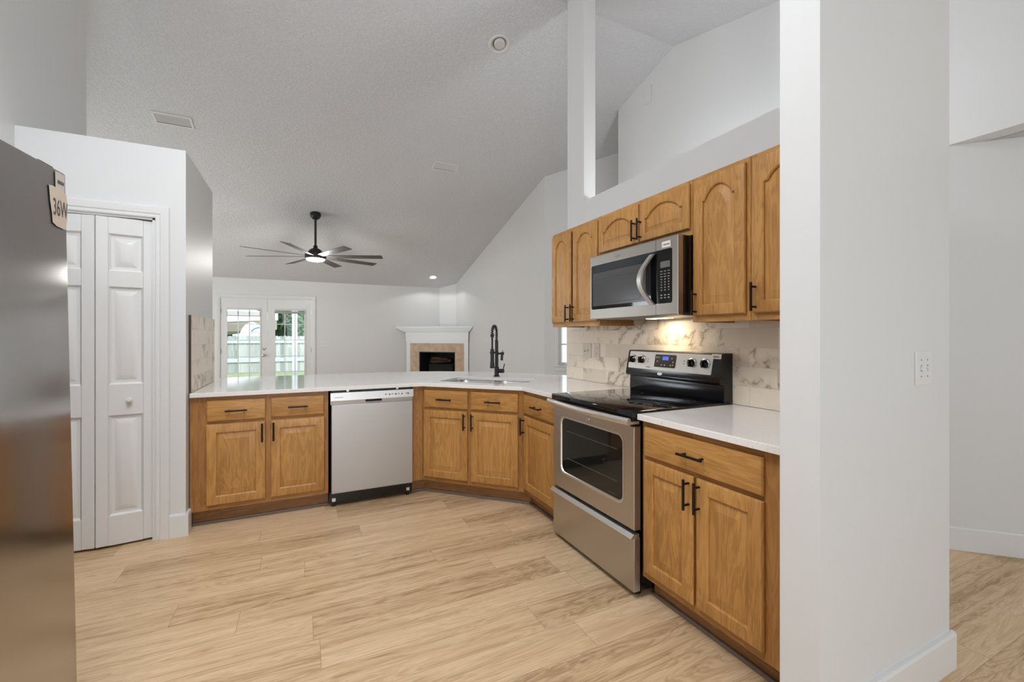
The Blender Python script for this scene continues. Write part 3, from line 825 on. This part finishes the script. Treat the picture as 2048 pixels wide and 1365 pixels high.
mb.out('panel_mark', 'ink', cp, smooth=False)
mb = MB(); a = [on_guard(.320 + .021 * math.cos(2 * PI * k / 24), 1.040 + .009 * math.sin(2 * PI * k / 24), .003) for k in range(24)]; b = [on_guard(.320 + .022 * math.cos(2 * PI * k / 24), 1.040 + .010 * math.sin(2 * PI * k / 24), 0) for k in range(24)]
mb.loops([b, a], False, True).out('badge', 'chrome', bk)
st = guard_sheet(.690, .750, 1.153, 1.180, .003, .001).out('sticker', 'sticker', bk)
def barcode(parent, fn, x0, x1, z0, z1, n, o):
    mb = MB(); rr = random.Random(n); x = x0
    while x < x1:
        w = rr.choice((.0008, .0014, .0022)); a = [fn(p, q, o) for p, q in ((x, z0), (x + w, z0), (x + w, z1), (x, z1))]
        mb.loops([a], False, True); x += w + rr.choice((.0008, .0014))
    return mb.out('barcode', 'ink', parent, smooth=False)
barcode(st, on_guard, .700, .740, 1.160, 1.168, 5, .0034)

# ------------------------------------------------------------------ microwave
mw = thing('microwave', 'stainless over-the-range microwave with curved handle, hung above the range', 'microwave', (1.735, 2.402, 0), R(-90))
MWW, mz0, mz1 = .760, 1.392, 1.806
MB().box(.002, MWW - .002, .036, XW - 1.735 - .012, mz0 + .012, mz1).out('body', 'blackgloss', mw, smooth=False)
mb, inn = framed_sheet(.016, .722, 1.455, 1.744, .012, 0, MWW, mz0, mz1, .036, .006)
fd = mb.out('front_frame', 'steel_mw', mw, ang=25)
MB().loops([[(p[0], .004, p[1]) for p in inn]], False, True).out('black_panel', 'blackglass', fd)
wi = MB().loops([[(p[0], .0034, p[1]) for p in rrect(.275, 1.585, .248, .108, .006, 3)]], False, True).out('window', 'meshwin', fd)
mb = MB().loops([[(p[0], .0030, p[1]) for p in rrect(.275, 1.572, .205, .080, .008, 3)], [(p[0], .0030, p[1]) for p in rrect(.275, 1.572, .203, .078, .008, 3)]], False, False)
mb.out('window_trim', plain('trim_dark', (.02, .02, .02), .4), wi)
mb = MB().box(.6035, .6050, -.0004, .002, mz0, 1.455).box(.6035, .6050, -.0004, .002, 1.744, mz1); mb.out('door_gap', 'black', fd, smooth=False)
L = []
for k in range(17):
    s = k / 16; b = math.sin(PI * s); z = 1.452 + s * .278
    xc = .582 - .052 * b + .0; yb = -.004 - .045 * b
    L.append([(xc - .019, yb - .004, z), (xc + .019, yb - .010, z), (xc + .021, yb + .002, z), (xc - .017, yb + .008, z)])
MB().loops(L, True, True).out('handle', 'steel_lt', fd, ang=50)
mb = MB().loops([[(p[0], .0032, p[1]) for p in rrect(.668, 1.664, .034, .017, .001, 2)]], False, True); mb.out('display', 'greydisp', fd)
mb = MB()
for r in range(10):
    z = 1.628 - r * .0145 if r < 8 else 1.628 - r * .0145 - .012
    for c in range(3):
        w = (.0075 if r < 3 else .0035) if r < 8 else .006
        x = .642 + c * .026; h = .0016 if r < 3 else .0028
        mb.box(x - w, x + w, .0028, .0036, z - h, z + h)
mb.out('keypad', plain('key_light', (.34, .34, .34), .5), fd, smooth=False)
def on_mw(x, z, o): return (x, -o, z)
st = MB().loops([[on_mw(*p, .0012) for p in ((.650, 1.752), (.712, 1.752), (.712, 1.785), (.650, 1.785))]], False, True).out('sticker', 'sticker', fd, smooth=False)
barcode(st, on_mw, .660, .702, 1.764, 1.771, 9, .0018)
mb = MB()
for a0 in (0, 1):
    ring = []
    for k in range(28):
        th = 2 * PI * k / 28; ring.append((.283 + (.026 - a0 * .0015) * math.cos(th), -.0008, 1.772 + (.012 - a0 * .0012) * math.sin(th) + .004 * math.cos(th)))
    if a0 == 0: r0 = ring
    else: mb.loops([r0, ring], False, False)
for k in range(6): mb.box(.262 + k * .0075, .2665 + k * .0075, -.0010, 0, 1.768 + .003 * (k % 2), 1.776)
mb.out('badge', plain('badge_bronze', (.33, .29, .25), .35, .6), fd, smooth=False)
MB().box(.03, MWW - .03, .06, .38, mz0 - .002, mz0 + .014, .003).out('bottom_vent', plain('underside_grey', (.22, .21, .20), .35, .7), mw)
MB().box(.275, .435, .235, .305, mz0 - .004, mz0 - .001).out('hood_lamp', 'lampwarm', mw, smooth=False)
hl = light('hood_light', 'AREA', (1.735 + .27, 2.402 - .355, mz0 - .012), 1.5, (1, .80, .55), .16, .06, (0, R(0), 0))

# ------------------------------------------------------------------ refrigerator (leans back a touch on its front feet)
fr = thing('refrigerator', 'stainless steel refrigerator at the left edge, with a paper note on its door', 'refrigerator', (0, 0, 0))
fth = math.atan2(.994, .107)
fr.rotation_euler = (R(-1.05), 0, fth)
fr.rotation_mode = 'XYZ'
FW, FH = .91, 1.745
ux = Vector((math.cos(fth), math.sin(fth), 0)); uy = Vector((-math.sin(fth), math.cos(fth), 0))
fr.location = Vector((-.617, 1.676, 0)) - ux * FW - uy * .033
MB().box(.006, FW - .006, .075, .72, .02, FH - .012).out('body', plain('fridge_grey', (.10, .10, .10), .5), fr, smooth=False)
for a, b, nm in ((.002, .405, 'L'), (.411, FW, 'R')):
    d = MB().box(a, b, 0, .07, .06, FH, .006, 3).out('door', 'steel_fr', fr)
    hx = .375 if nm == 'L' else .441
    MB().tube([(hx, 0, .55), (hx, -.05, .58), (hx, -.05, 1.45), (hx, 0, 1.48)], .012, 12).out('handle', 'steel_lt', d)
MB().box(FW - .075, FW - .012, .02, .13, FH - .002, FH + .014, .004).out('hinge_cover', 'black', fr)
MB().box(.02, FW - .02, .05, .075, .0, .058).out('kick_plate', 'black', fr, smooth=False)
def on_fr(x, z, o): return (x, -o, z)
st = MB().loops([[on_fr(*p, .0012) for p in ((FW - .050, 1.686), (FW - .010, 1.686), (FW - .010, 1.738), (FW - .050, 1.738))]], False, True).out('sticker', plain('pink_sticker', (.60, .55, .51), .5), fr, smooth=False)
barcode(st, on_fr, FW - .042, FW - .016, 1.706, 1.716, 3, .0018)
# paper note with hand lettered 36W
pn = thing('paper_note', 'torn tan paper note reading 36W, taped to the refrigerator door', 'note')
pn.location = fr.location; pn.rotation_euler = fr.rotation_euler
px0, px1, pz0, pz1 = FW - .078, FW - .002, 1.585, 1.690
edge = [(px0 + .012, pz0 + .006), (px0 + .03, pz0 - .001), (px1 - .010, pz0 - .003), (px1 - .002, pz0 + .03), (px1, pz0 + .06), (px1 - .003, pz1 - .008), (px1 - .02, pz1 - .001), (px0 + .015, pz1 + .002), (px0, pz1), (px0 + .004, pz0 + .06), (px0 + .010, pz0 + .03)]
MB().loops([[(x, -.0016, z) for x, z in edge], [(x, -.0024, z) for x, z in edge]], True, True).out('sheet', 'paper', pn, smooth=False)
fc = bpy.data.curves.new('lettering_curve', 'FONT'); fc.body = '36W'; fc.size = .062; fc.align_x = 'CENTER'; fc.extrude = .0002
ft = bpy.data.objects.new('lettering_curve', fc); C.objects.link(ft); bpy.context.view_layer.update()
lm = bpy.data.meshes.new_from_object(ft.evaluated_get(bpy.context.evaluated_depsgraph_get()))
bpy.data.objects.remove(ft); lm.materials.clear(); lm.materials.append(M['ink'])
fo = bpy.data.objects.new('lettering', lm); C.objects.link(fo); fo.parent = pn
fo.location = ((px0 + px1) / 2 + .006, -.0030, pz0 + .030); fo.rotation_euler = (R(90), 0, 0); fo.scale = (.50, 1.05, 1)

# ------------------------------------------------------------------ backsplashes and wall plates
tag(MB().box(2.1395, XW - .0004, .906, 3.318, CT + .001, 1.40).out('backsplash', 'tile', smooth=False), 'brown-veined marble tile backsplash on the range wall', 'backsplash')
pb = thing('backsplash', 'small marble tile backsplash on the pantry side wall, with a dark raw front edge', 'backsplash')
MB().box(PX, PX + .011, 3.500, 4.335, CT + .001, 1.418).out('tile', marble_tile('marble_tile_pantry', 'y', .305, .1045, .905, (.84, .73, .60)), pb, smooth=False)
MB().box(PX + .0005, PX + .012, 3.490, 3.500, CT + .001, 1.419).out('edge_strip', plain('raw_edge', (.05, .03, .022), .7), pb, smooth=False)
def plate(name, label, loc, rz, w, h, mat, kind, gang):
    """plate lies on local y=0, faces -y"""
    t = thing(name, label, 'outlet' if kind == 'outlet' else 'switch', loc, rz)
    MB().box(-w / 2, w / 2, -.006, 0, -h / 2, h / 2, .002).out('plate', mat, t)
    for g in range(gang):
        gx = (g - (gang - 1) / 2) * .046
        if kind == 'outlet':
            for dz in (-.020, .020):
                r = MB().box(gx - .016, gx + .016, -.0075, -.005, dz - .013, dz + .013, .003).out('receptacle', mat, t)
                MB().box(gx - .007, gx - .005, -.0082, -.0070, dz - .003, dz + .006).box(gx + .005, gx + .007, -.0082, -.0070, dz - .003, dz + .006).cyl((gx, -.0070, dz - .008), (gx, -.0082, dz - .008), .002, n=10).out('slot', 'ink', r, smooth=False)
        elif kind == 'toggle':
            MB().box(gx - .006, gx + .006, -.0068, -.005, -.013, .013, .0005, 1).out('toggle_slot', plain('slot_grey', (.45, .45, .44), .5), t)
            up = 1 if g else -1
            MB().loops([[(gx - .004, -.005, -.004), (gx + .004, -.005, -.004), (gx + .004, -.005, .006), (gx - .004, -.005, .006)], [(gx - .003, -.022, up * .008 - .003), (gx + .003, -.022, up * .008 - .003), (gx + .003, -.022, up * .008 + .004), (gx - .003, -.022, up * .008 + .004)]], True, True).out('toggle', mat, t)
        if kind in ('toggle', 'blank') and kind == 'toggle':
            for dz in (-.03, .03): MB().cyl((gx, -.005, dz), (gx, -.0072, dz), .003, n=10).out('screw', 'brass', t)
    return t
plate('light_switch', 'double toggle switch plate on the white wall pier', (2.038, .78, 1.163), 0, .116, .122, 'plate', 'toggle', 2)
plate('light_switch', 'ivory double switch plate on the marble backsplash, left of the outlet', (2.139, 3.0, 1.157), R(-90), .116, .118, 'ivory', 'toggle', 2)
plate('power_outlet', 'ivory single outlet plate on the marble backsplash, beside the range', (2.139, 2.866, 1.160), R(-90), .074, .118, 'ivory', 'outlet', 1)
plate('light_switch', 'small switch plate on the living room back wall, right of the french doors', (.40, YB, 1.113), 0, .165, .118, 'plate', 'toggle', 3)
tag(MB().box(3.486, 3.4995, 3.69, 3.785, 3.90, 4.09, .003).out('blank_plate', 'wall'), 'small painted blank plate high on the hall wall, seen through the opening', 'wall plate')

# ------------------------------------------------------------------ ceiling fixtures
def on_slope(name, label, cat, x, y):
    t = thing(name, label, cat, (x, y, ceil_z(y)))
    t.rotation_euler = (-math.atan(SL), 0, 0) if y > YR else (math.atan(.27), 0, 0)
    return t
def vent(label, x, y):
    t = on_slope('ceiling_vent', label, 'vent', x, y); t['group'] = 'ceiling vents'
    w, h = .178, .094
    mb = MB().box(-w, w, -h, -h + .022, -.008, 0, .002, 1).box(-w, w, h - .022, h, -.008, 0, .002, 1).box(-w, -w + .022, -h + .022, h - .022, -.008, 0, .002, 1).box(w - .022, w, -h + .022, h - .022, -.008, 0, .002, 1)
    mb.out('frame', 'trim', t)
    mb = MB()
    for k in range(6):
        y0 = -h + .028 + k * .0225
        mb.loops([[(-w + .02, y0, -.002), (w - .02, y0, -.002), (w - .02, y0 + .010, -.009), (-w + .02, y0 + .010, -.009)], [(-w + .02, y0, -.0005), (w - .02, y0, -.0005), (w - .02, y0 + .010, -.0075), (-w + .02, y0 + .010, -.0075)]], True, True)
    mb.out('louver', 'trim', t)
    MB().box(-w + .02, w - .02, -h + .02, h - .02, -.0004, .002).out('backing', plain('vent_dark', (.10, .10, .10), .8), t, smooth=False)
vent('white ceiling vent above the pantry, nearer the left wall', -1.285, 5.855)
vent('white ceiling vent near the wall post, right of the ceiling fan', 1.78, 5.84)
def downlight(label, x, y, on):
    t = on_slope('recessed_light', label, 'light', x, y)
    MB().lathe([(.105, 0), (.104, -.006), (.096, -.009), (.080, -.006), (.074, .0), (.060, .0)], (0, 0, 0), 40, cap0=False, cap1=False).out('trim_ring', 'trim', t)
    MB().lathe([(.074, -.001), (.062, .0), (.052, .0)], (0, 0, -.001), 40, cap0=False, cap1=False).out('baffle', plain('baffle_grey', (.5, .5, .5), .4) if not on else 'trim', t)
    if on: MB().lathe([(.062, -.004), (.03, -.007), (.0005, -.008)], (0, 0, 0), 32).out('lamp', 'lampon', t)
    else:
        MB().lathe([(.056, -.002), (.055, -.018), (.045, -.026), (.0005, -.028)], (0, -.012, 0), 32).out('lamp', 'lampoff', t)
        MB().lathe([(.064, -.002), (.056, -.0035)], (0, -.008, 0), 32, cap0=False, cap1=False).out('lamp_gap', 'black', t)
downlight('white recessed ceiling light, unlit, near the top of the wall post', 1.737, 3.917, False)
downlight('lit recessed ceiling light near the fireplace corner', 2.626, 9.595, True)
light('recessed_spot', 'SPOT', (2.626, 9.58, 2.56), 9, (1, .97, .92), radius=.05).data.spot_size = R(140)

# fan
FX_, FY_ = .162, 7.454
fz = ceil_z(FY_)
fan = thing('ceiling_fan', 'black eight-blade ceiling fan with a glowing round light in the living room', 'ceiling fan', (FX_, FY_, 0))
mb = MB().lathe([(.078, .0), (.080, -.02), (.072, -.058), (.050, -.082), (.022, -.088)], (0, 0, 0), 32).xf(Matrix.Translation((0, 0, fz + .002)) @ Matrix.Rotation(-math.atan(SL), 4, 'X'))
mb.out('canopy', 'black', fan)
MB().cyl((0, 0, 2.64), (0, 0, fz - .05), .017, n=18).out('downrod', 'black', fan)
mb = MB().lathe([(.020, 2.70), (.036, 2.685), (.026, 2.675), (.036, 2.655), (.075, 2.635), (.105, 2.60), (.115, 2.57), (.150, 2.568), (.152, 2.50), (.140, 2.488), (.120, 2.484)], (0, 0, 0), 40)
mb.out('motor_housing', 'black', fan)
MB().lathe([(.136, 2.492), (.136, 2.478), (.120, 2.462), (.07, 2.450), (.0005, 2.447)], (0, 0, 0), 40).out('light_lens', 'lampon', fan)
for k in range(8):
    ang = R(22.5 + 45 * k)
    mb = MB(); L = []
    for r, w in ((.13, .040), (.22, .052), (.55, .062), (1.02, .068)):
        L.append([(r, -w, .003), (r, w, .003), (r, w, -.003), (r, -w, -.003)])
    L.append([(1.035, -.060, .002), (1.035, .030, .002), (1.035, .030, -.002), (1.035, -.060, -.002)])
    mb.loops(L, True, True)
    mb.xf(Matrix.Translation((0, 0, 2.525)) @ Matrix.Rotation(ang, 4, 'Z') @ Matrix.Rotation(R(-11), 4, 'X'))
    mb.out('blade', 'blade', fan, smooth=False)
light('fan_light', 'POINT', (FX_, FY_, 2.36), 30, (1, .97, .93), radius=.12)

# ------------------------------------------------------------------ fireplace across the corner
fp = thing('fireplace', 'white corner mantel fireplace with tan tile around a black firebox', 'fireplace', (2.578, 9.422, 0), dg)
def fpoly(w, d, back=.74):
    wr = min(w, .962 - d); p = [(-w, d), (wr, d)]
    if wr + back > .962: p += [(.962 - max(back, .0), back)]
    else: p += [(wr, back)]
    p += [(-.339 + (back - .75), back)]
    yl = 1.085 - w
    if yl > d: p += [(-w, yl)]
    return p
MB().prism(fpoly(.96, 0), 1.455, 1.497).out('mantel_shelf', 'trim', fp, smooth=False)
mb = MB()
for w, d, z0, z1 in ((.925, .03, 1.430, 1.455), (.895, .055, 1.408, 1.430), (.865, .080, 1.392, 1.408), (.84, .095, 1.374, 1.392), (.80, .14, 1.29, 1.374), (.792, .148, 1.185, 1.29), (.80, .140, 1.168, 1.185), (.79, .15, 1.150, 1.168)):
    mb.prism(fpoly(w, d), z0, z1)
mb.out('mantel_crown', 'trim', fp, smooth=False)
mb = MB().box(-.785, -.69, .160, .30, 0, 1.15).box(.69, .785, .160, .177, 0, 1.15).box(-.69, .69, .160, .177, 1.115, 1.15)
mb.box(-.70, -.68, .168, .2, 0, 1.115).box(.68, .70, .168, .2, 0, 1.115)
mb.out('surround', 'trim', fp, smooth=False)
mb = MB().box(-.68, -.458, .172, .195, 0, 1.113).box(.458, .68, .172, .195, 0, 1.113).box(-.458, .458, .172, .195, .925, 1.113)
mb.out('tile_facing', 'tantile', fp, smooth=False)
mb = MB().box(-.47, .47, .60, .62, .02, .96).box(-.47, -.456, .195, .60, .02, .96).box(.436, .45, .195, .52, .02, .96).box(-.47, .36, .195, .60, .945, .96).box(-.47, .35, .195, .60, 0, .02)
mb.out('firebox', 'firebox', fp, smooth=False)
mb = MB().box(-.458, -.44, .178, .20, .02, .925).box(.44, .458, .178, .20, .02, .925).box(-.44, .44, .178, .20, .905, .925); mb.out('firebox_frame', 'black', fp, smooth=False)
for a, b, r in (((-.25, .42, .68), (.22, .46, .72), .05), ((-.2, .36, .77), (.15, .42, .74), .04), ((-.32, .50, .66), (-.28, .5, .80), .05)):
    MB().cyl(a, b, r, r * .85, 10).out('log', 'log', fp)
MB().box(-.3, .3, .34, .50, .02, .63).out('log_grate', 'firebox', fp, smooth=False)

# ------------------------------------------------------------------ french doors, blinds, window in the angled wall
fd = struct_root('trim_2', (0, YB, 0)); casing('casing', fd, -1.495, .155, 2.055, .065)
mb = MB().box(-1.505, -1.482, 0, .16, 0, 2.06).box(.141, .165, 0, .16, 0, 2.06).box(-1.482, .141, 0, .16, 2.042, 2.06); mb.out('jamb', 'trim', fd)
def french(name, x0, x1, g0, g1, hinge_x, knob=None):
    d = struct_root(name, (0, YB + .006, 0)); th = .042; z0, z1 = .012, 2.04
    gz0, gz1 = .24, 1.84
    mb = MB().box(x0, g0, 0, th, z0, z1).box(g1, x1, 0, th, z0, z1).box(g0, g1, 0, th, z0, gz0).box(g0, g1, 0, th, gz1, z1)
    mb.out('door_leaf', 'trim', d, smooth=False)
    b = .03
    mb = MB()
    for a0, a1, c0, c1 in ((g0 - .012, g0 + .014, gz0 - .012, gz1 + .012), (g1 - .014, g1 + .012, gz0 - .012, gz1 + .012)): mb.box(a0, a1, -.010, .0, c0, c1, .003)
    mb.box(g0 + .014, g1 - .014, -.010, 0, gz1 - .014, gz1 + .012, .003).box(g0 + .014, g1 - .014, -.010, 0, gz0 - .012, gz0 + .014, .003)
    mb.out('glass_frame', 'trim', d)
    mb = MB()
    for k in (1, 2): x = g0 + (g1 - g0) * k / 3; mb.box(x - .008, x + .008, .008, .030, gz0, gz1)
    for z in (1.526, 1.195, .859, .535): mb.box(g0, g1, .009, .029, z - .008, z + .008)
    mb.out('muntin', 'trim', d, smooth=False)
    MB().box(g0, g1, .018, .022, gz0, gz1).out('pane', 'glass', d, smooth=False)
    mb = MB()
    for z in (.25, .98, 1.78): mb.box(hinge_x - .007, hinge_x + .007, -.012, .01, z - .045, z + .045, .002)
    mb.out('hinge', 'brass', d)
    if knob:
        mb = MB().lathe([(.030, 0), (.029, -.006), (.010, -.010), (.010, -.030), (.026, -.040), (.027, -.055), (.012, -.062)], (knob, 0, .886), 20, 'y'); mb.out('door_knob', 'brass', d)
        MB().lathe([(.026, 0), (.025, -.012), (.012, -.016)], (knob, 0, 1.019), 20, 'y').box(knob - .003, knob + .003, -.03, -.014, 1.005, 1.033).out('deadbolt', 'brass', d)
french('door_1', -1.480, -.682, -1.386, -.801, -1.482, -.742)
french('door_2', -.676, .139, -.55, .019, .141)
def blind(label, x0, x1, zb, zt):
    t = thing('window_blind', label, 'blind', (0, YB + .002, 0))
    MB().box(x0, x1, -.020, .012, zt - .03, zt, .003).out('headrail', plain('headrail_pale', (.62, .62, .61), .5), t)
    mb = MB(); n = 9
    for k in range(n): z = zb + .014 + k * (zt - .03 - zb - .014) / n * .75; mb.box(x0 + .003, x1 - .003, -.018, .010, z, z + .004)
    mb.out('slat', 'blind', t, smooth=False)
    MB().box(x0 + .002, x1 - .002, -.020, .011, zb, zb + .012, .002).out('bottom_rail', 'blind', t)
    mb = MB()
    for s in (.22, .78): mb.cyl((x0 + (x1 - x0) * s, -.022, zb), (x0 + (x1 - x0) * s, -.022, zt - .02), .0016, n=6)
    mb.out('ladder_cord', 'plate', t)
blind('raised grey blind on the left french door, hanging lower', -1.386, -.801, 1.680, 1.838)
blind('raised grey blind on the right french door, drawn up tight', -.55, .019, 1.748, 1.838)

wd = (W1 - W0).normalized()
w1 = struct_root('window_1', (W0.x, W0.y, 0), math.atan2(wd.y, wd.x))
# local x runs along the angled wall, local y points outdoors (+), room side is -y
mb = MB()
for a, b, c, d_ in ((WS0 - .0, WS0 + .035, .845, 2.05), (WS1 - .035, WS1, .845, 2.05)): mb.box(a, b, .03, .11, c, d_)
mb.box(WS0 + .035, WS1 - .035, .03, .11, .845, .885).box(WS0 + .035, WS1 - .035, .03, .11, 2.01, 2.05).box(WS0 + .035, WS1 - .035, .04, .10, 1.42, 1.46)
mb.out('window_frame', 'trim', w1, smooth=False)
mb = MB().box((WS0 + WS1) / 2 - .01, (WS0 + WS1) / 2 + .01, .06, .08, .885, 2.01).box(WS0 + .035, WS1 - .035, .06, .08, 1.145, 1.165).box(WS0 + .035, WS1 - .035, .06, .08, 1.725, 1.745)
mb.out('muntin', 'trim', w1, smooth=False)
MB().box(WS0 + .03, WS1 - .03, .068, .072, .88, 2.02).out('pane', 'glass', w1, smooth=False)
MB().box(WS0 - .06, WS1 + .06, -.03, .03, .823, .845, .004).box(WS0 - .05, WS1 + .05, -.014, 0, .76, .823, .003).out('window_sill', 'trim', w1)
mb = MB().box(WS0 - .06, WS0, -.016, 0, .845, 2.12, .003).box(WS1, WS1 + .06, -.016, 0, .845, 2.12, .003).box(WS0, WS1, -.016, 0, 2.05, 2.12, .003); mb.out('casing', 'trim', w1)
# added windows in unseen walls, to go with the daylight fill lamps
def plain_window(name, loc, rz, w, z0, z1):
    r = struct_root(name, loc, rz)
    mb = MB().box(0, .05, -.10, -.04, z0, z1).box(w - .05, w, -.10, -.04, z0, z1).box(.05, w - .05, -.10, -.04, z0, z0 + .05).box(.05, w - .05, -.10, -.04, z1 - .05, z1).box(.05, w - .05, -.09, -.05, (z0 + z1) / 2 - .02, (z0 + z1) / 2 + .02).box(w / 2 - .02, w / 2 + .02, -.09, -.05, z0, z1)
    mb.out('window_frame', 'trim', r, smooth=False)
    MB().box(.05, w - .05, -.072, -.068, z0 + .05, z1 - .05).out('pane', 'glass', r, smooth=False)
plain_window('window_2', (-1.30, YF, 0), 0, 2.3, .7, 2.4)
plain_window('window_3', (3.80, YF, 0), 0, 1.6, .65, 2.55)
plain_window('window_4', (-4.2, 8.7, 0), R(-90), 2.6, .6, 2.2)
plain_window('window_5', (6.05, 1.8, 0), R(90), 1.6, 1.2, 2.6)

# ------------------------------------------------------------------ back yard
struct('ground', MB().box(-30, 30, 10.38, 45, -.35, -.16).box(-40, -4.8, -20, 10.38, -.35, -.16).box(6.6, 40, -20, 10.38, -.35, -.16), 'grass', smooth=False)
struct('pale_slab', MB().box(6.3, 30, 8, 44, -.2, -.10), 'patio', smooth=False)  # added pale slab, makes the view through the angled window blow out white
struct('patio', MB().box(-4, 5, 10.36, 12.4, -.2, -.04), 'patio', smooth=False)
tag(MB().box(-.27, -.15, 12.15, 12.27, -.04, 3.0, .006).out('porch_post', 'postw'), 'pale porch post outside the right french door', 'post')
FNY = 19.5
fe = thing('yard_fence', 'weathered grey board fence across the back yard', 'fence', (0, FNY, -.16))
mb = MB(); rnd = random.Random(4)
x = -9.0
while x < 9.0:
    h = 1.45 + rnd.uniform(-.02, .02); g = .003
    mb.prism([(x + g, 0), (x + .142 - g, 0), (x + .142 - g, h - .03), (x + .112, h), (x + .03, h), (x + g, h - .03)], 0, .018, 'y'); x += .142
mb.out('board', 'fence', fe, smooth=False)
for z in (.43, 1.16):
    MB().box(-9, 9, -.045, 0, z, z + .14).out('rail', plain('rail_pale', (.56, .61, .62), .8), fe, smooth=False)
for x in (-6.0, -3.6, 1.2, 3.6, 6.0): MB().box(x, x + .1, -.09, -.0455, 0, 1.35).out('post', 'fence', fe, smooth=False)
# covered boat beyond the fence
bt = thing('covered_boat', 'large boat under a white cover beyond the fence', 'boat', (-3.35, 24.0, -.16))
bt.scale = (1.0, 1, 1)
L = []
for k in range(13):
    s = k / 12; xx = -2.2 + 4.4 * s; w = .9 * (1 - .75 * max(0, (s - .6) / .4) ** 2); top = 2.55 + .45 * math.sin(PI * min(1, s * 1.15)) ; low = 1.95 + .25 * s
    L.append([(xx, -w, low), (xx, -w * .85, (low + top) / 2 + .15), (xx, -w * .4, top), (xx, w * .4, top), (xx, w * .85, (low + top) / 2 + .15), (xx, w, low)])
MB().loops(L, True, True).out('cover', 'tarp', bt)
L = []
for k in range(13):
    s = k / 12; xx = -2.15 + 4.3 * s; w = .88 * (1 - .75 * max(0, (s - .6) / .4) ** 2); low = 1.95 + .25 * s
    L.append([(xx, -w, low), (xx, -w * .75, low - .45), (xx, -.1, low - .75 + .3 * s), (xx, .1, low - .75 + .3 * s), (xx, w * .75, low - .45), (xx, w, low)])
MB().loops(L, True, True).out('hull', 'tarp_tan', bt)
mb = MB().box(-1.8, 1.2, -.5, -.42, .6, .75).box(-1.8, 1.2, .42, .5, .6, .75)
for xx in (-1.5, 0, 1.0): mb.box(xx, xx + .1, -.5, -.42, 0, 1.4).box(xx, xx + .1, .42, .5, 0, 1.4)
mb.out('trailer', 'black', bt, smooth=False)
tb = thing('tarp_bundle', 'rounded white tarp bundle with a blue strap, just behind the fence', 'bundle', (-2.0, 21.6, -.16))
MB().blob((0, 0, .95), .62, 4, .02, 3, (.9, .8, 1.75)).out('tarp', 'tarp', tb, ang=60)
arcp = [(.30 + .34 * math.cos(R(a)), -.50, 1.45 + .34 * math.sin(R(a))) for a in range(150, -20, -10)]
MB().tube(arcp, .028, 8).out('strap', 'strap', tb)
# trees behind the fence
def tree(label, loc, h, r, mat, seed, group='trees beyond the fence'):
    t = thing('tree', label, 'tree', loc, 0, group); rnd = random.Random(seed)
    MB().cyl((0, 0, 0), (0, 0, h * .6), .16, .09, 10).out('trunk', 'bark', t)
    bm = bmesh.new()
    for i in range(5200):
        # leaves set in a lumpy crown
        u = Vector((rnd.gauss(0, 1), rnd.gauss(0, 1), rnd.gauss(0, 1))).normalized()
        k = .55 + .45 * rnd.random() ** .5; lump = 1 + .22 * math.sin(u.x * 5 + seed) * math.cos(u.z * 4 + seed * 2)
        c = Vector((u.x * r, u.y * r, u.z * h * .42)) * k * lump + Vector((0, 0, h * .60))
        a = Vector((rnd.gauss(0, 1), rnd.gauss(0, 1), rnd.gauss(0, 1))).normalized(); b = a.orthogonal().normalized(); s = rnd.uniform(.12, .26)
        vs = [bm.verts.new(c + a * s), bm.verts.new(c + b * s * .5), bm.verts.new(c - a * s), bm.verts.new(c - b * s * .5)]
        bm.faces.new(vs)
    mb = MB(); mb.bm.free(); mb.bm = bm
    mb.out('crown', mat, t, smooth=False, fix=False)
tree('broad leafy tree seen through the right french door', (-.9, 30, -.16), 4.8, 2.6, 'tree1', 3, None)
tree('dark leafy tree behind the boat, seen through the left french door', (-5.2, 34, -.16), 5.4, 2.3, 'tree2', 8, None)
tree('pale leafy tree standing farthest back, seen through the french doors', (-1.7, 40, -.16), 5.6, 2.2, 'tree1', 11, None)
